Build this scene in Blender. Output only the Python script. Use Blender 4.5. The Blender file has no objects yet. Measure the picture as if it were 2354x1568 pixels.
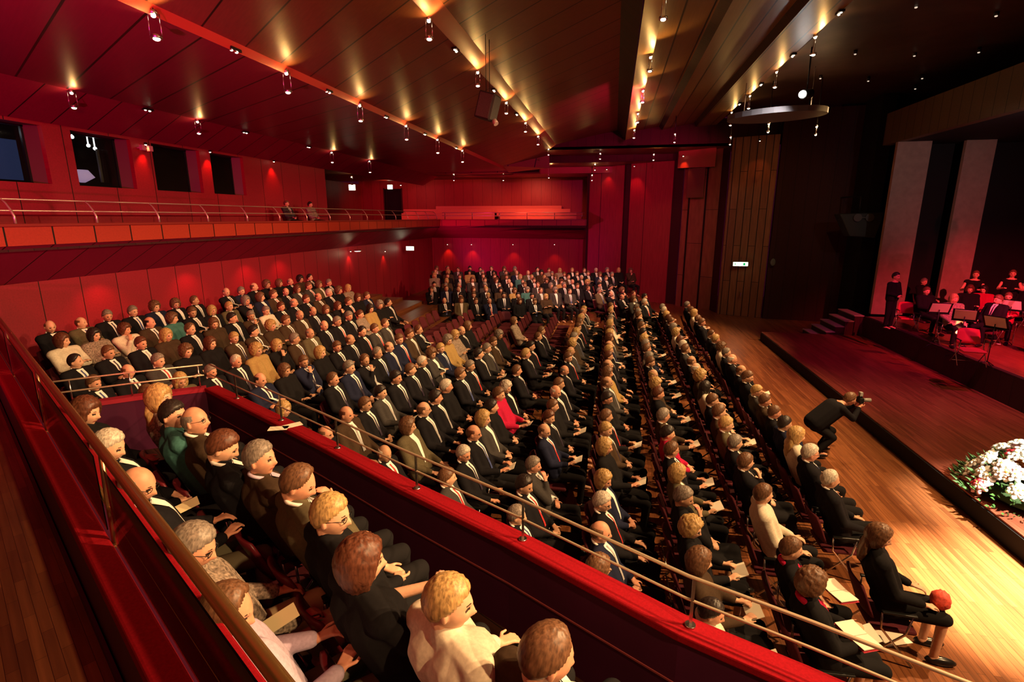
import bpy, bmesh, math, random
import numpy as np
from mathutils import Vector, Matrix, Euler, noise
from mathutils.bvhtree import BVHTree
random.seed(7)
R = math.radians
sc = bpy.context.scene
COL = sc.collection

# ---------------------------------------------------------------- camera
F, HOR, VPX, CH = 1200.0, 500.0, 1413.0, 4.3
PITCH = math.atan((784 - HOR) / F)
YAW = math.atan((VPX - 1177) / (F / math.cos(PITCH)))
cam_d = bpy.data.cameras.new('camera'); cam = bpy.data.objects.new('camera', cam_d); COL.objects.link(cam)
cam.location = (0, 0, CH); cam.rotation_euler = (math.pi / 2 - PITCH, 0, YAW)
cam_d.sensor_width = 36; cam_d.lens = F / 2354 * 36; cam_d.clip_start = 0.05; cam_d.clip_end = 200
sc.camera = cam

# ---------------------------------------------------------------- world and exposure
w = bpy.data.worlds.new('world'); sc.world = w; w.use_nodes = True
w.node_tree.nodes['Background'].inputs[0].default_value = (0.7, 0.04, 0.22, 1)
w.node_tree.nodes['Background'].inputs[1].default_value = 0.035
sc.view_settings.view_transform = 'Standard'; sc.view_settings.look = 'None'
sc.view_settings.gamma = 1; sc.view_settings.use_curve_mapping = False
sc.view_settings.exposure = 0.0
sc.cycles.max_bounces = 4; sc.cycles.diffuse_bounces = 2; sc.cycles.glossy_bounces = 2

WARM = (1, .60, .27); RED = (1, .03, .055); MAG = (1, .015, .24); GOLD = (1, .55, .16)
def lamp(kind, loc, energy, col, to=None, size=.04, angle=60, blend=.6, sy=None):
    d = bpy.data.lights.new(kind.lower() + '_light', kind); d.energy = energy; d.color = col
    if kind == 'AREA':
        d.size = size
        if sy: d.shape = 'RECTANGLE'; d.size_y = sy
    else: d.shadow_soft_size = size
    if kind == 'SPOT': d.spot_size = R(angle); d.spot_blend = blend
    o = bpy.data.objects.new('hall_light', d); COL.objects.link(o); o.location = loc
    if to is not None: o.rotation_euler = (Vector(to) - Vector(loc)).to_track_quat('-Z', 'Y').to_euler()
    return o
# warm lamps of the lighting bridge over the stage edge, aimed at the seats, then added fill lamps
for y in (-2.5, 2.5, 7.5, 12.5, 18):
    lamp('SPOT', (6.6, y, 8.0), 3800, WARM, (-1.6, y + .8, .0), .10, 84, .55)
lamp('SPOT', (-.6, 7.5, 7.3), 1100, WARM, (-6.6, 9.5, 1.0), .05, 62, .7)
lamp('SPOT', (-.6, 13.0, 7.5), 1300, WARM, (-6.6, 14.5, 1.0), .05, 66, .7)
lamp('SPOT', (-2.5, 17.0, 7.0), 1300, (1, .64, .40), (-3.0, 22, .8), .05, 66, .7)
lamp('SPOT', (-1.5, -1.5, 7.2), 35, WARM, (-1.2, 2.6, 1.6), .15, 70, .8)  # weak fill added above the near box, no fitting there
lamp('SPOT', (-.9, -.6, 4.6), 14, GOLD, (-4, 2.5, 3.1), .10, 60, .9)  # lamp added to put a highlight on the brass rail
lamp('SPOT', (4.5, 2.2, 7.4), 2600, WARM, (-1.6, 2.6, 2.0), .06, 50, .8)  # lamp added to brighten the faces in the near box
# the hot stage spot on the floor and the flowers
lamp('SPOT', (7.8, 3.0, 8.0), 80000, (1, .84, .56), (4.9, 6.0, 0), .06, 20, 1.0)
lamp('SPOT', (8.2, 3.0, 7.6), 28000, (1, .93, .72), (6.2, 7.5, .4), .06, 19, .8)
lamp('SPOT', (7.6, 9, 7.8), 1500, WARM, (6.6, 9.5, 0), .06, 80, .9)
# red and magenta washes
lamp('SPOT', (-1.0, -1.5, 5.4), 2000, (1, .02, .07), (-11, 9.5, 5.4), .3, 62, .8)
lamp('SPOT', (-3.5, -.6, 3.6), 2900, (1, .015, .30), (-10.2, 11, 7.2), .1, 60, .8)  # unseen uplight added for the rear soffit and left ceiling
lamp('SPOT', (-10.4, 25.5, .5), 900, (1, .015, .25), (-6.0, 30.3, 4.0), .02, 80, .8)  # hidden uplight added in the far aisle to tint the soffit
lamp('SPOT', (-.3, -1.2, 5.5), 800, RED, (-5.7, 9, 6.9), .1, 50, .7)  # unseen lamp added to light the dark ceiling fold
lamp('SPOT', (1.0, -2.0, 5.2), 3600, (1, .03, .06), (-10.0, 21, 5.2), .3, 34, .8)
lamp('SPOT', (1.0, 14.0, 7.2), 2600, MAG, (-3.5, 30, 3.2), .05, 75, .8)
lamp('SPOT', (4.6, 17.0, 7.3), 3600, (1, .02, .16), (1.2, 28, 3.6), .05, 55, .8)
lamp('SPOT', (6.4, 15.0, 7.6), 330, GOLD, (5.6, 24.5, 3.2), .05, 60, .8)
lamp('SPOT', (-.35, -.9, 6.4), 95, (1, .02, .05), (-2.4, 2.2, 2.4), .12, 100, .9)  # red fill added over the near parapet
lamp('SPOT', (-1.2, -1.2, 6.2), 22, GOLD, (-2.6, .9, 2.04), .10, 70, .9)
# stage washes on the players, then small lamps added for the pillars
lamp('SPOT', (9.6, 9.5, 6.5), 6000, (1, .07, .09), (11.5, 15.5, 1.2), .06, 60, .8)
lamp('SPOT', (8.2, 11.0, 7.6), 1300, (1, .03, .34), (7.6, 15.0, .3), .06, 70, .9)
lamp('SPOT', (8.8, 15.0, 1.4), 230, (1, .30, .12), (9.7, 20, 2.6), .008, 70, .9)  # tiny lamp added to warm the lower pillars
lamp('SPOT', (8.8, 13.0, 6.4), 260, (.8, .65, .7), (10.2, 20, 5.6), .01, 50, .9)  # tiny lamp added to grey the pillar tops
lamp('SPOT', (10.2, 14.0, 2.0), 200, (1, .06, .12), (11.6, 20, 3.0), .006, 60, .9)  # tiny lamp added low on the stage for the right pillar

# ---------------------------------------------------------------- pixel rays (2354 x 1568 frame) used to place things in the hall
def ray(x, y):
    cx, cy = (x - 1177) / F, (784 - y) / F
    up = cy * math.cos(PITCH) - math.sin(PITCH); fw = cy * math.sin(PITCH) + math.cos(PITCH)
    return Vector((-math.sin(YAW) * fw + math.cos(YAW) * cx, math.cos(YAW) * fw + math.sin(YAW) * cx, up))
def atz(x, y, z): r = ray(x, y); return r * ((z - CH) / r.z) + Vector((0, 0, CH))
def aty(x, y, Y): r = ray(x, y); return r * (Y / r.y) + Vector((0, 0, CH))
def atx(x, y, X): r = ray(x, y); return r * (X / r.x) + Vector((0, 0, CH))
def depth(p):
    fw = -math.sin(YAW) * p[0] + math.cos(YAW) * p[1]
    return fw * math.cos(PITCH) - (p[2] - CH) * math.sin(PITCH)

# ---------------------------------------------------------------- materials
MATS = {}
def mat(name, col, rough=.6, metal=0, emit=None, es=0, noise_amt=0, nscale=8, spec=.3, alpha=1, sheen=0):
    if name in MATS: return MATS[name]
    m = bpy.data.materials.new(name); m.use_nodes = True; nt = m.node_tree; b = nt.nodes['Principled BSDF']
    b.inputs['Base Color'].default_value = (*col, 1); b.inputs['Roughness'].default_value = rough
    b.inputs['Metallic'].default_value = metal; b.inputs['Specular IOR Level'].default_value = spec
    if emit: b.inputs['Emission Color'].default_value = (*emit, 1); b.inputs['Emission Strength'].default_value = es
    if noise_amt:
        tc = nt.nodes.new('ShaderNodeTexCoord'); n = nt.nodes.new('ShaderNodeTexNoise'); n.inputs['Scale'].default_value = nscale
        n.inputs['Detail'].default_value = 4
        nt.links.new(tc.outputs['Object'], n.inputs['Vector'])
        r = nt.nodes.new('ShaderNodeValToRGB'); r.color_ramp.elements[0].position = .3; r.color_ramp.elements[1].position = .7
        r.color_ramp.elements[0].color = (*[c * (1 - noise_amt) for c in col], 1)
        r.color_ramp.elements[1].color = (*[min(1, c * (1 + noise_amt)) for c in col], 1)
        nt.links.new(n.outputs['Fac'], r.inputs['Fac']); nt.links.new(r.outputs[0], b.inputs['Base Color'])
    if alpha < 1: b.inputs['Alpha'].default_value = alpha
    MATS[name] = m; return m
def wood(name, c1, c2, dirv, pw, rough=.4, plen=2.4, seam=.012, seamcol=(.01, .004, .002), grain=1.0, rotz=0, slots=None, gapy=None):
    """boards of width pw running along dirv ('x','y','z'); built from object coordinates"""
    if name in MATS: return MATS[name]
    m = bpy.data.materials.new(name); m.use_nodes = True; nt = m.node_tree; L = nt.links; N = nt.nodes
    b = N['Principled BSDF']; b.inputs['Roughness'].default_value = rough; b.inputs['Specular IOR Level'].default_value = .35
    tc = N.new('ShaderNodeTexCoord'); mp = N.new('ShaderNodeMapping'); L.new(tc.outputs['Object'], mp.inputs[0])
    rot = {'y': (0, 0, math.pi / 2), 'x': (0, 0, 0), 'z': (0, 0, 0)}[dirv]
    if dirv == 'z':
        sep = N.new('ShaderNodeSeparateXYZ'); L.new(tc.outputs['Object'], sep.inputs[0])
        add = N.new('ShaderNodeMath'); add.operation = 'ADD'; L.new(sep.outputs[0], add.inputs[0]); L.new(sep.outputs[1], add.inputs[1])
        cmb = N.new('ShaderNodeCombineXYZ'); L.new(sep.outputs[2], cmb.inputs[0]); L.new(add.outputs[0], cmb.inputs[1])
        vec = cmb.outputs[0]
    else:
        mp.inputs['Rotation'].default_value = (0, 0, rot[2] + rotz); vec = mp.outputs[0]
    br = N.new('ShaderNodeTexBrick'); L.new(vec, br.inputs['Vector'])
    br.inputs['Color1'].default_value = (*c1, 1); br.inputs['Color2'].default_value = (*c2, 1); br.inputs['Mortar'].default_value = (*seamcol, 1)
    br.inputs['Scale'].default_value = 1; br.inputs['Brick Width'].default_value = plen; br.inputs['Row Height'].default_value = pw
    br.inputs['Mortar Size'].default_value = seam; br.inputs['Mortar Smooth'].default_value = .2; br.inputs['Bias'].default_value = 0
    st = N.new('ShaderNodeMapping'); st.inputs['Scale'].default_value = (.7, 14, 14); L.new(vec, st.inputs[0])
    n = N.new('ShaderNodeTexNoise'); n.inputs['Scale'].default_value = 2.2; n.inputs['Detail'].default_value = 6; L.new(st.outputs[0], n.inputs['Vector'])
    rp = N.new('ShaderNodeValToRGB'); rp.color_ramp.elements[0].position = .3; rp.color_ramp.elements[1].position = .72
    g = 1 - .55 * grain; rp.color_ramp.elements[0].color = (g, g, g, 1); rp.color_ramp.elements[1].color = (1, 1, 1, 1)
    L.new(n.outputs['Fac'], rp.inputs[0])
    mx = N.new('ShaderNodeMix'); mx.data_type = 'RGBA'; mx.blend_type = 'MULTIPLY'; mx.inputs[0].default_value = 1
    L.new(br.outputs[0], mx.inputs[6]); L.new(rp.outputs[0], mx.inputs[7])
    L.new(mx.outputs[2], b.inputs['Base Color'])
    MATS[name] = m; return m

PANEL = wood('ceiling_panel', (.21, .078, .032), (.185, .066, .028), 'x', .75, .42, 60, .016, grain=.35, rotz=R(31.4))
PANELRED = wood('red_lit_ceiling_panel', (.24, .016, .045), (.22, .014, .04), 'x', .75, .40, 60, .018, grain=.3, rotz=R(31.4))  # same wood as the other slabs, red light put into its colour
PANELZ = wood('wall_panel', (.36, .055, .045), (.30, .045, .04), 'z', .62, .45, 40, .006, grain=.5)
SLAT = wood('slatted_wall_panel', (.30, .12, .055), (.24, .09, .04), 'z', .16, .5, 3.1, .010, grain=.6)
LONG = wood('long_ceiling_board', (.26, .13, .05), (.20, .10, .04), 'y', .55, .4, 40, .02, grain=.4)
FLOOR = wood('parquet', (.33, .115, .040), (.19, .06, .022), 'y', .07, .32, 1.1, .0015, grain=.8)
STAGEF = wood('stage_boards', (.30, .075, .042), (.20, .05, .028), 'y', .07, .30, 1.3, .0015, grain=.9)
GALF = wood('gallery_parquet', (.26, .09, .035), (.13, .04, .018), 'x', .055, .35, .45, .0012, grain=.8, rotz=R(31.4))
REDCLOTH = mat('red_padded_cap', (.23, .003, .008), .9, noise_amt=.15, nscale=90, spec=.1)
PURPLE = mat('dark_plum_panel', (.055, .004, .026), .6, noise_amt=.12, nscale=3)
FASCIA = wood('red_fascia_panel', (.42, .05, .02), (.36, .04, .018), 'x', .77, .5, 40, .016, grain=.35)
SOFFIT = wood('soffit_panel', (.26, .012, .045), (.23, .010, .04), 'x', .77, .5, 40, .014, grain=.3)  # magenta light on the soffit is mixed into this colour
DARK = mat('matt_black', (.008, .007, .007), .8)
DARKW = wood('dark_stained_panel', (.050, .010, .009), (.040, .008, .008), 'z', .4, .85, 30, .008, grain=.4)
BRASS = mat('brass', (.50, .31, .10), .26, .92)
RAILM = mat('rail_steel', (.75, .60, .42), .32, .7)
STEEL = mat('steel', (.62, .60, .56), .25, 1)
BLACKM = mat('black_metal', (.02, .02, .02), .35, .6)
CHAIRRED = mat('chair_red_fabric', (.085, .008, .014), .8, noise_amt=.2, nscale=60)
CHAIRRIM = mat('chair_red_shell', (.12, .010, .016), .35)
BULB = mat('lamp_glow', (1, .8, .5), .5, emit=(1, .74, .42), es=22)
SIGNW = mat('lit_sign_face', (.9, 1, .85), .5, emit=(.85, 1, .72), es=5)
SIGNWARM = mat('lit_sign_warm', (.9, 1, .85), .5, emit=(1, .86, .62), es=5)
SIGNG = mat('sign_green', (.02, .35, .12), .5, emit=(.02, .5, .15), es=.8)
PAPER = mat('paper', (.85, .78, .62), .8)
CREAM = mat('white_board', (.80, .74, .60), .6)
LEAF = mat('leaf_green', (.035, .10, .02), .6)
def glass():
    m = bpy.data.materials.new('clear_glass'); m.use_nodes = True; nt = m.node_tree
    b = nt.nodes['Principled BSDF']; tr = nt.nodes.new('ShaderNodeBsdfTransparent'); mx = nt.nodes.new('ShaderNodeMixShader')
    b.inputs['Base Color'].default_value = (.02, .01, .01, 1); b.inputs['Roughness'].default_value = .05; b.inputs['Specular IOR Level'].default_value = .6
    fr = nt.nodes.new('ShaderNodeFresnel'); fr.inputs[0].default_value = 1.45
    ad = nt.nodes.new('ShaderNodeMath'); ad.operation = 'ADD'; ad.inputs[1].default_value = .03
    nt.links.new(fr.outputs[0], ad.inputs[0]); nt.links.new(ad.outputs[0], mx.inputs[0])
    nt.links.new(tr.outputs[0], mx.inputs[1]); nt.links.new(b.outputs[0], mx.inputs[2])
    nt.links.new(mx.outputs[0], nt.nodes['Material Output'].inputs[0]); return m
GLASS = glass()

# ---------------------------------------------------------------- mesh building
class MB:
    def __init__(s): s.v = []; s.f = []; s.m = []; s.sm = []
    def add(s, vs, fs, mi=0, smooth=False):
        k = len(s.v); s.v += [tuple(v) for v in vs]
        for f in fs: s.f.append([i + k for i in f]); s.m.append(mi); s.sm.append(smooth)
        return s
    def box(s, lo, hi, mi=0, M=None):
        vs = [Vector((x, y, z)) for z in (lo[2], hi[2]) for y in (lo[1], hi[1]) for x in (lo[0], hi[0])]
        if M is not None: vs = [M @ v for v in vs]
        return s.add(vs, [(0, 2, 3, 1), (4, 5, 7, 6), (0, 1, 5, 4), (2, 6, 7, 3), (0, 4, 6, 2), (1, 3, 7, 5)], mi)
    def prism(s, poly, z0, z1, mi=0):
        n = len(poly); vs = [(p[0], p[1], z0) for p in poly] + [(p[0], p[1], z1) for p in poly]
        fs = [list(range(n))[::-1], list(range(n, 2 * n))] + [(i, (i + 1) % n, n + (i + 1) % n, n + i) for i in range(n)]
        return s.add(vs, fs, mi)
    def quadslab(s, a, b, c, d, t, mi=0):
        """slab from four corners, thickened by vector t"""
        t = Vector(t); q = [Vector(p) for p in (a, b, c, d)]
        return s.add(q + [p + t for p in q], [(0, 1, 2, 3), (7, 6, 5, 4), (0, 4, 5, 1), (1, 5, 6, 2), (2, 6, 7, 3), (3, 7, 4, 0)], mi)
    def tube(s, pts, r, seg=10, mi=0, cap=True, r2=None):
        pts = [Vector(p) for p in pts]; n = len(pts); rings = []
        rs = r if isinstance(r, (list, tuple)) else [r] * n
        if r2: rs = [r + (r2 - r) * i / (n - 1) for i in range(n)]
        up = None; k0 = len(s.v); vs = []
        for i, p in enumerate(pts):
            t = (pts[min(i + 1, n - 1)] - pts[max(i - 1, 0)]).normalized()
            if up is None: up = t.orthogonal().normalized()
            a = (up - t * up.dot(t)).normalized(); up = a; b = t.cross(a)
            for j in range(seg):
                an = 2 * math.pi * j / seg; vs.append(p + (a * math.cos(an) + b * math.sin(an)) * rs[i])
        fs = [(i * seg + j, i * seg + (j + 1) % seg, (i + 1) * seg + (j + 1) % seg, (i + 1) * seg + j) for i in range(n - 1) for j in range(seg)]
        s.add(vs, fs, mi, True)
        if cap: s.add([], []); s.f.append([k0 + j for j in range(seg)][::-1]); s.m.append(mi); s.sm.append(False); s.f.append([k0 + (n - 1) * seg + j for j in range(seg)]); s.m.append(mi); s.sm.append(False)
        return s
    def ell(s, c, r, M=None, nu=14, nv=9, mi=0, fn=None):
        vs = []; c = Vector(c); r = r if hasattr(r, '__len__') else (r, r, r)
        for i in range(nv + 1):
            th = math.pi * i / nv
            for j in range(nu):
                ph = 2 * math.pi * j / nu
                d = Vector((math.sin(th) * math.cos(ph), math.sin(th) * math.sin(ph), math.cos(th)))
                p = Vector((d.x * r[0], d.y * r[1], d.z * r[2]))
                if fn: p = fn(d, p)
                if M is not None: p = M @ p
                vs.append(c + p)
        fs = [(i * nu + j, (i + 1) * nu + j, (i + 1) * nu + (j + 1) % nu, i * nu + (j + 1) % nu) for i in range(nv) for j in range(nu)]
        return s.add(vs, fs, mi, True)
    def cap(s, a, b, ra, rb, seg=10):
        """closed tapered capsule, used as input for a voxel remesh"""
        a = Vector(a); b = Vector(b); t = (b - a); L = max(t.length, 1e-5); t /= L
        pts = []; rs = []
        for q in (-.95, -.7, -.35): pts.append(a + t * ra * q); rs.append(ra * math.sqrt(1 - q * q))
        pts.append(a); rs.append(ra); pts.append(b); rs.append(rb)
        for q in (.35, .7, .95): pts.append(b + t * rb * q); rs.append(rb * math.sqrt(1 - q * q))
        return s.tube(pts, rs, seg)
    def mesh(s, name, mats):
        me = bpy.data.meshes.new(name); me.from_pydata(s.v, [], s.f); me.update()
        for m in (mats if isinstance(mats, (list, tuple)) else [mats]): me.materials.append(m)
        me.polygons.foreach_set('material_index', s.m); me.polygons.foreach_set('use_smooth', s.sm); return me
    def build(s, name, mats, parent=None, bevel=0, loc=None, rz=0):
        o = bpy.data.objects.new(name, s.mesh(name, mats)); COL.objects.link(o)
        if parent is not None: o.parent = parent
        if loc is not None: o.location = loc
        o.rotation_euler.z = rz
        if bevel: b = o.modifiers.new('bevel', 'BEVEL'); b.width = bevel; b.segments = 2; b.limit_method = 'ANGLE'
        return o
def remesh(mb, name, voxel, smooth=2, mats=None):
    o = mb.build('tmp_' + name, []); bm = bmesh.new(); bm.from_mesh(o.data); bmesh.ops.remove_doubles(bm, verts=bm.verts, dist=1e-6)
    bm.to_mesh(o.data); bm.free()
    r = o.modifiers.new('r', 'REMESH'); r.mode = 'VOXEL'; r.voxel_size = voxel; r.use_smooth_shade = True
    if smooth: s = o.modifiers.new('s', 'SMOOTH'); s.factor = .5; s.iterations = smooth
    dg = bpy.context.evaluated_depsgraph_get(); me = bpy.data.meshes.new_from_object(o.evaluated_get(dg)); me.name = name
    old = o.data; bpy.data.objects.remove(o); bpy.data.meshes.remove(old)
    for m in (mats or []): me.materials.append(m)
    me.polygons.foreach_set('use_smooth', [True] * len(me.polygons)); return me
def tag(o, label=None, cat=None, group=None, kind=None):
    if label: o['label'] = label
    if cat: o['category'] = cat
    if group: o['group'] = group
    if kind: o['kind'] = kind
    return o
def struct(name, mb, m, bevel=0): return tag(mb.build(name, m, bevel=bevel), kind='structure')
def empty(name, loc, rz=0, label=None, cat=None, group=None):
    o = bpy.data.objects.new(name, None); COL.objects.link(o); o.location = loc; o.rotation_euler.z = rz; o.empty_display_size = .1
    return tag(o, label, cat, group)
def copy_tree(o, parent=None):
    c = o.copy(); COL.objects.link(c); c.parent = parent
    for ch in list(o.children): copy_tree(ch, c)
    return c
ORD = ['zeroth', 'first', 'second', 'third', 'fourth', 'fifth', 'sixth', 'seventh', 'eighth', 'ninth', 'tenth', 'eleventh', 'twelfth', 'thirteenth', 'fourteenth', 'fifteenth',
       'sixteenth', 'seventeenth', 'eighteenth', 'nineteenth', 'twentieth', 'twenty-first', 'twenty-second', 'twenty-third', 'twenty-fourth', 'twenty-fifth', 'twenty-sixth', 'twenty-seventh',
       'twenty-eighth', 'twenty-ninth', 'thirtieth', 'thirty-first', 'thirty-second', 'thirty-third', 'thirty-fourth', 'thirty-fifth', 'thirty-sixth']

# near gallery frame: u runs along the gallery to the rear, n points into the hall
U = Vector((-.854, .52, 0)); NN = Vector((.52, .854, 0))
def G(a, o, z): p = U * a + NN * o; return Vector((p.x, p.y, z))
def AO(p): return p[0] * U.x + p[1] * U.y, p[0] * NN.x + p[1] * NN.y
def strip(mb, a0, a1, o0, o1, z0, z1, mi=0, n=1):
    P = [G(a0, o0, 0), G(a1, o0, 0), G(a1, o1, 0), G(a0, o1, 0)]; mb.prism([(p.x, p.y) for p in P][::-1], z0, z1, mi)
# ================================================================ SHELL
# stalls floor: flat in front, stepped up towards the rear
def zfloor(k): return 0 if k <= 4 else (k - 4) * .115
ROWX = [2.72 - .905 * k for k in range(15)]
mb = MB(); mb.box((-2.35, -3, -.2), (13, 31, 0)); struct('floor', mb, FLOOR)
for k in range(5, 15):
    mb = MB(); x1 = ROWX[k] + .45; mb.box((ROWX[k] - (.50 if k < 14 else 1.0), -1, -.2), (x1, 20.5, zfloor(k))); struct('floor', mb, FLOOR)
mb = MB(); mb.box((-11.2, 20.5, -.2), (-2.35, 31.5, .06)); struct('floor', mb, FLOOR)

# stage platforms
ZS, ZB = .30, .98
mb = MB(); mb.box((5.36, -3, 0), (8.62, 19.7, ZS), 0); mb.box((5.34, -3, 0), (5.36, 19.7, ZS - .03), 1)
tag(mb.build('stage_platform', [STAGEF, DARK], bevel=.006), 'low wooden front stage platform with dark riser beside the front row', 'stage')
mb = MB(); mb.box((8.62, -3, 0), (16, 19.7, ZB), 0); mb.box((8.60, -3, ZS), (8.62, 19.7, ZB - .04), 1); mb.box((8.60, -3, ZB - .04), (8.72, 19.7, ZB + .002), 1)
tag(mb.build('orchestra_platform', [STAGEF, DARKW], bevel=.006), 'high rear stage platform with dark panelled front, carrying the orchestra', 'stage')
st = empty('stage_steps', (7.4, 20.4, 0), 0, 'dark wooden steps climbing to the orchestra platform by the far wall', 'steps')
for i in range(5):
    mb = MB(); mb.box((-.2 + i * .28, -.7, 0), (.1 + i * .28, .7, .2 * (i + 1) - .03), 0); mb.box((-.22 + i * .28, -.7, .2 * (i + 1) - .03), (.1 + i * .28, .7, .2 * (i + 1)), 1)
    mb.build('step', [DARKW, mat('step_nosing', (.45, .40, .30), .4)], st)

# side gallery where the picture is taken from
mb = MB(); strip(mb, -3.5, 13, -2.2, .275, 1.85, 2.04); struct('floor', mb, GALF)
mb = MB(); strip(mb, -3.5, 12.4, .26, .275, 2.04, 2.13); struct('baseboard_gallery', mb, PURPLE)
gp = empty('gallery_parapet', tuple(G(0, .28, 1.4)), 0, 'dark plum parapet with two red padded strips beside the near wooden floor', 'parapet')
def gpart(name, parts, m, bevel=.004):
    mb = MB()
    for p in parts: strip(mb, *p)
    o = mb.build(name, m, bevel=bevel); o.parent = gp; o.matrix_parent_inverse = Matrix.Translation(-gp.location); return o
gpart('panel', [(-3.5, 12.4, .285, .49, 1.86, 2.56), (-3.5, 12.4, .385, .47, 2.55, 2.61)], PURPLE)
gpart('inner_padding', [(-3.5, 12.4, .272, .385, 2.55, 2.65)], REDCLOTH, .012)
gpart('outer_padding', [(-3.5, 12.4, .47, .572, 2.54, 2.63)], REDCLOTH, .012)

# brass rail with glass panes and two small tubes on that parapet
gr = empty('gallery_handrail', tuple(G(0, .42, 2.61)), 0, 'brass handrail with glass panes on the near gallery parapet', 'handrail')
def gadd(name, mb, m, bevel=0):
    o = mb.build(name, m, bevel=bevel); o.parent = gr; o.matrix_parent_inverse = Matrix.Translation(-gr.location); return o
mb = MB(); mb.tube([G(-.98, .416, 3.15), G(.25, .416, 3.15), G(12.3, .416, 3.15)], .023, 16); gadd('handrail_tube', mb, BRASS)
for zz, oo in ((2.83, .405), (2.795, .425)):
    mb = MB(); mb.tube([G(-.98, oo, zz), G(12.3, oo, zz)], .010, 10); gadd('lower_tube', mb, BRASS)
for a in (.95, 3.2, 5.45, 7.7, 9.95, 12.2):
    mb = MB(); mb.tube([G(a, .40, 2.60), G(a, .405, 2.9), G(a, .414, 3.14)], .013, 10); mb.tube([G(a, .40, 2.605), G(a, .40, 2.625)], .034, 14)
    gadd('post', mb, mat('bronze', (.33, .20, .10), .3, .9))
for i, (a0, a1) in enumerate(((-.9, .85), (1.05, 3.1), (3.3, 5.35), (5.55, 7.6), (7.8, 9.85), (10.05, 12.1))):
    mb = MB(); strip(mb, a0, a1, .390, .396, 2.66, 3.09); gadd('glass_pane', mb, GLASS)
mb = MB(); e = G(.25, .43, 3.15)
mb.ell(e + Vector((.02, .02, .0)), .032); mb.ell(e + Vector((.055, .045, -.02)), .024); mb.ell(e + Vector((.03, .07, .02)), .020); mb.tube([e, e + Vector((.06, .06, -.01))], .012, 8)
gadd('chrome_joint', mb, STEEL)

# seating box below the gallery, wedge shaped
mb = MB(); strip(mb, -2.5, 8.1, .30, 2.5, 1.1, 1.3); struct('floor', mb, wood('box_boards', (.06, .022, .012), (.045, .016, .009), 'x', .12, .45, 1.5, .004, rotz=R(31.4)))
IN = [(-2.0, 2.78), (-.5, 2.62), (.35, 2.53), (.96, 2.445), (2.23, 2.425), (3.43, 2.36), (4.74, 2.33), (6.2, 2.27), (7.62, 2.21)]
def ribbon(path, z0, z1, w, mi=0, mb=None):
    mb = mb or MB(); n = len(path); A = [Vector((p[0], p[1])) for p in path]; B = []
    for i in range(n):
        t = (A[min(i + 1, n - 1)] - A[max(i - 1, 0)]).normalized(); B.append(A[i] + Vector((t.y, -t.x)) * w)
    vs = [(p.x, p.y, z) for z in (z0, z1) for L in (A, B) for p in L]
    fs = []
    for i in range(n - 1):
        a, b, c, d = i, n + i, 2 * n + i, 3 * n + i
        fs += [(a, a + 1, c + 1, c), (b + 1, b, d, d + 1), (c, c + 1, d + 1, d), (a + 1, a, b, b + 1)]
    fs += [(0, 2 * n, 3 * n, n), (n - 1, 2 * n - 1, 4 * n - 1, 3 * n - 1)]
    mb.add(vs, fs, mi); return mb
inner = [G(a, o, 0) for a, o in IN]; inner = [(p.x, p.y) for p in inner]
corner = inner[-1]
endp = [corner, (-6.0, 5.36), (-6.37, 5.03), (-6.75, 4.69)]
bp = empty('box_parapet', (corner[0], corner[1], 0), 0, 'long plum parapet of the near seating box with a red padded top', 'parapet')
def badd(name, mb, m, bevel=0, root=None):
    root = root or bp
    o = mb.build(name, m, bevel=bevel); o.parent = root; o.matrix_parent_inverse = Matrix.Translation(-root.location); return o
def off(path, d):
    A = [Vector((p[0], p[1])) for p in path]; out = []
    for i in range(len(A)):
        t = (A[min(i + 1, len(A) - 1)] - A[max(i - 1, 0)]).normalized(); out.append(tuple(A[i] + Vector((t.y, -t.x)) * d))
    return out
badd('side_panel', ribbon(inner, .0, 2.0, .13), PURPLE)
badd('padded_top', ribbon(off(inner, -.015), 1.995, 2.05, .175), REDCLOTH, .01)
badd('panel_moulding', ribbon(off(inner, -.006), 1.70, 1.712, .01), mat('plum_edge', (.25, .05, .05), .5))
badd('end_panel', ribbon(endp, .6, 2.0, .10), PURPLE)
badd('padded_end_top', ribbon(off(endp, -.01), 1.995, 2.05, .13), mat('plum_padding', (.30, .012, .03), .7))
# its steel rail
br_ = empty('box_handrail', (corner[0], corner[1], 2.05), 0, 'thin double steel rail on posts along the near box parapet', 'handrail')
cen = off(inner, .085); RO = [(x, y) for x, y in cen]
def along(path, s):
    d = 0
    for i in range(len(path) - 1):
        a = Vector(path[i]); b = Vector(path[i + 1]); L = (b - a).length
        if s <= d + L or i == len(path) - 2: return a + (b - a) * ((s - d) / L)
        d += L
top3 = [Vector((x, y, 2.36)) for x, y in RO]; low3 = [Vector((x, y, 2.215)) for x, y in RO]
mb = MB(); mb.tube(top3, .0105, 10); badd('rail_tube', mb, RAILM, root=br_)
mb = MB(); mb.tube(low3, .008, 10); badd('rail_tube', mb, RAILM, root=br_)
for px, py in ((1578, 1455), (1180, 1262), (933, 1133), (762, 1035), (640, 970), (540, 918)):
    p = atz(px, py, 2.05); best = min((Vector((RO[i][0], RO[i][1])).lerp(Vector((RO[i + 1][0], RO[i + 1][1])), t / 20) for i in range(len(RO) - 1) for t in range(21)), key=lambda q: (q - Vector((p.x, p.y))).length)
    mb = MB(); mb.box((best.x - .008, best.y - .008, 2.05), (best.x + .008, best.y + .008, 2.36)); mb.tube([(best.x, best.y, 2.049), (best.x, best.y, 2.062)], .03, 12)
    badd('post', mb, STEEL, root=br_)
er = empty('end_handrail', (endp[1][0], endp[1][1], 2.05), 0, 'short double steel rail across the rear end of the near box', 'handrail')
ec = off(endp, .05)
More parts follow.
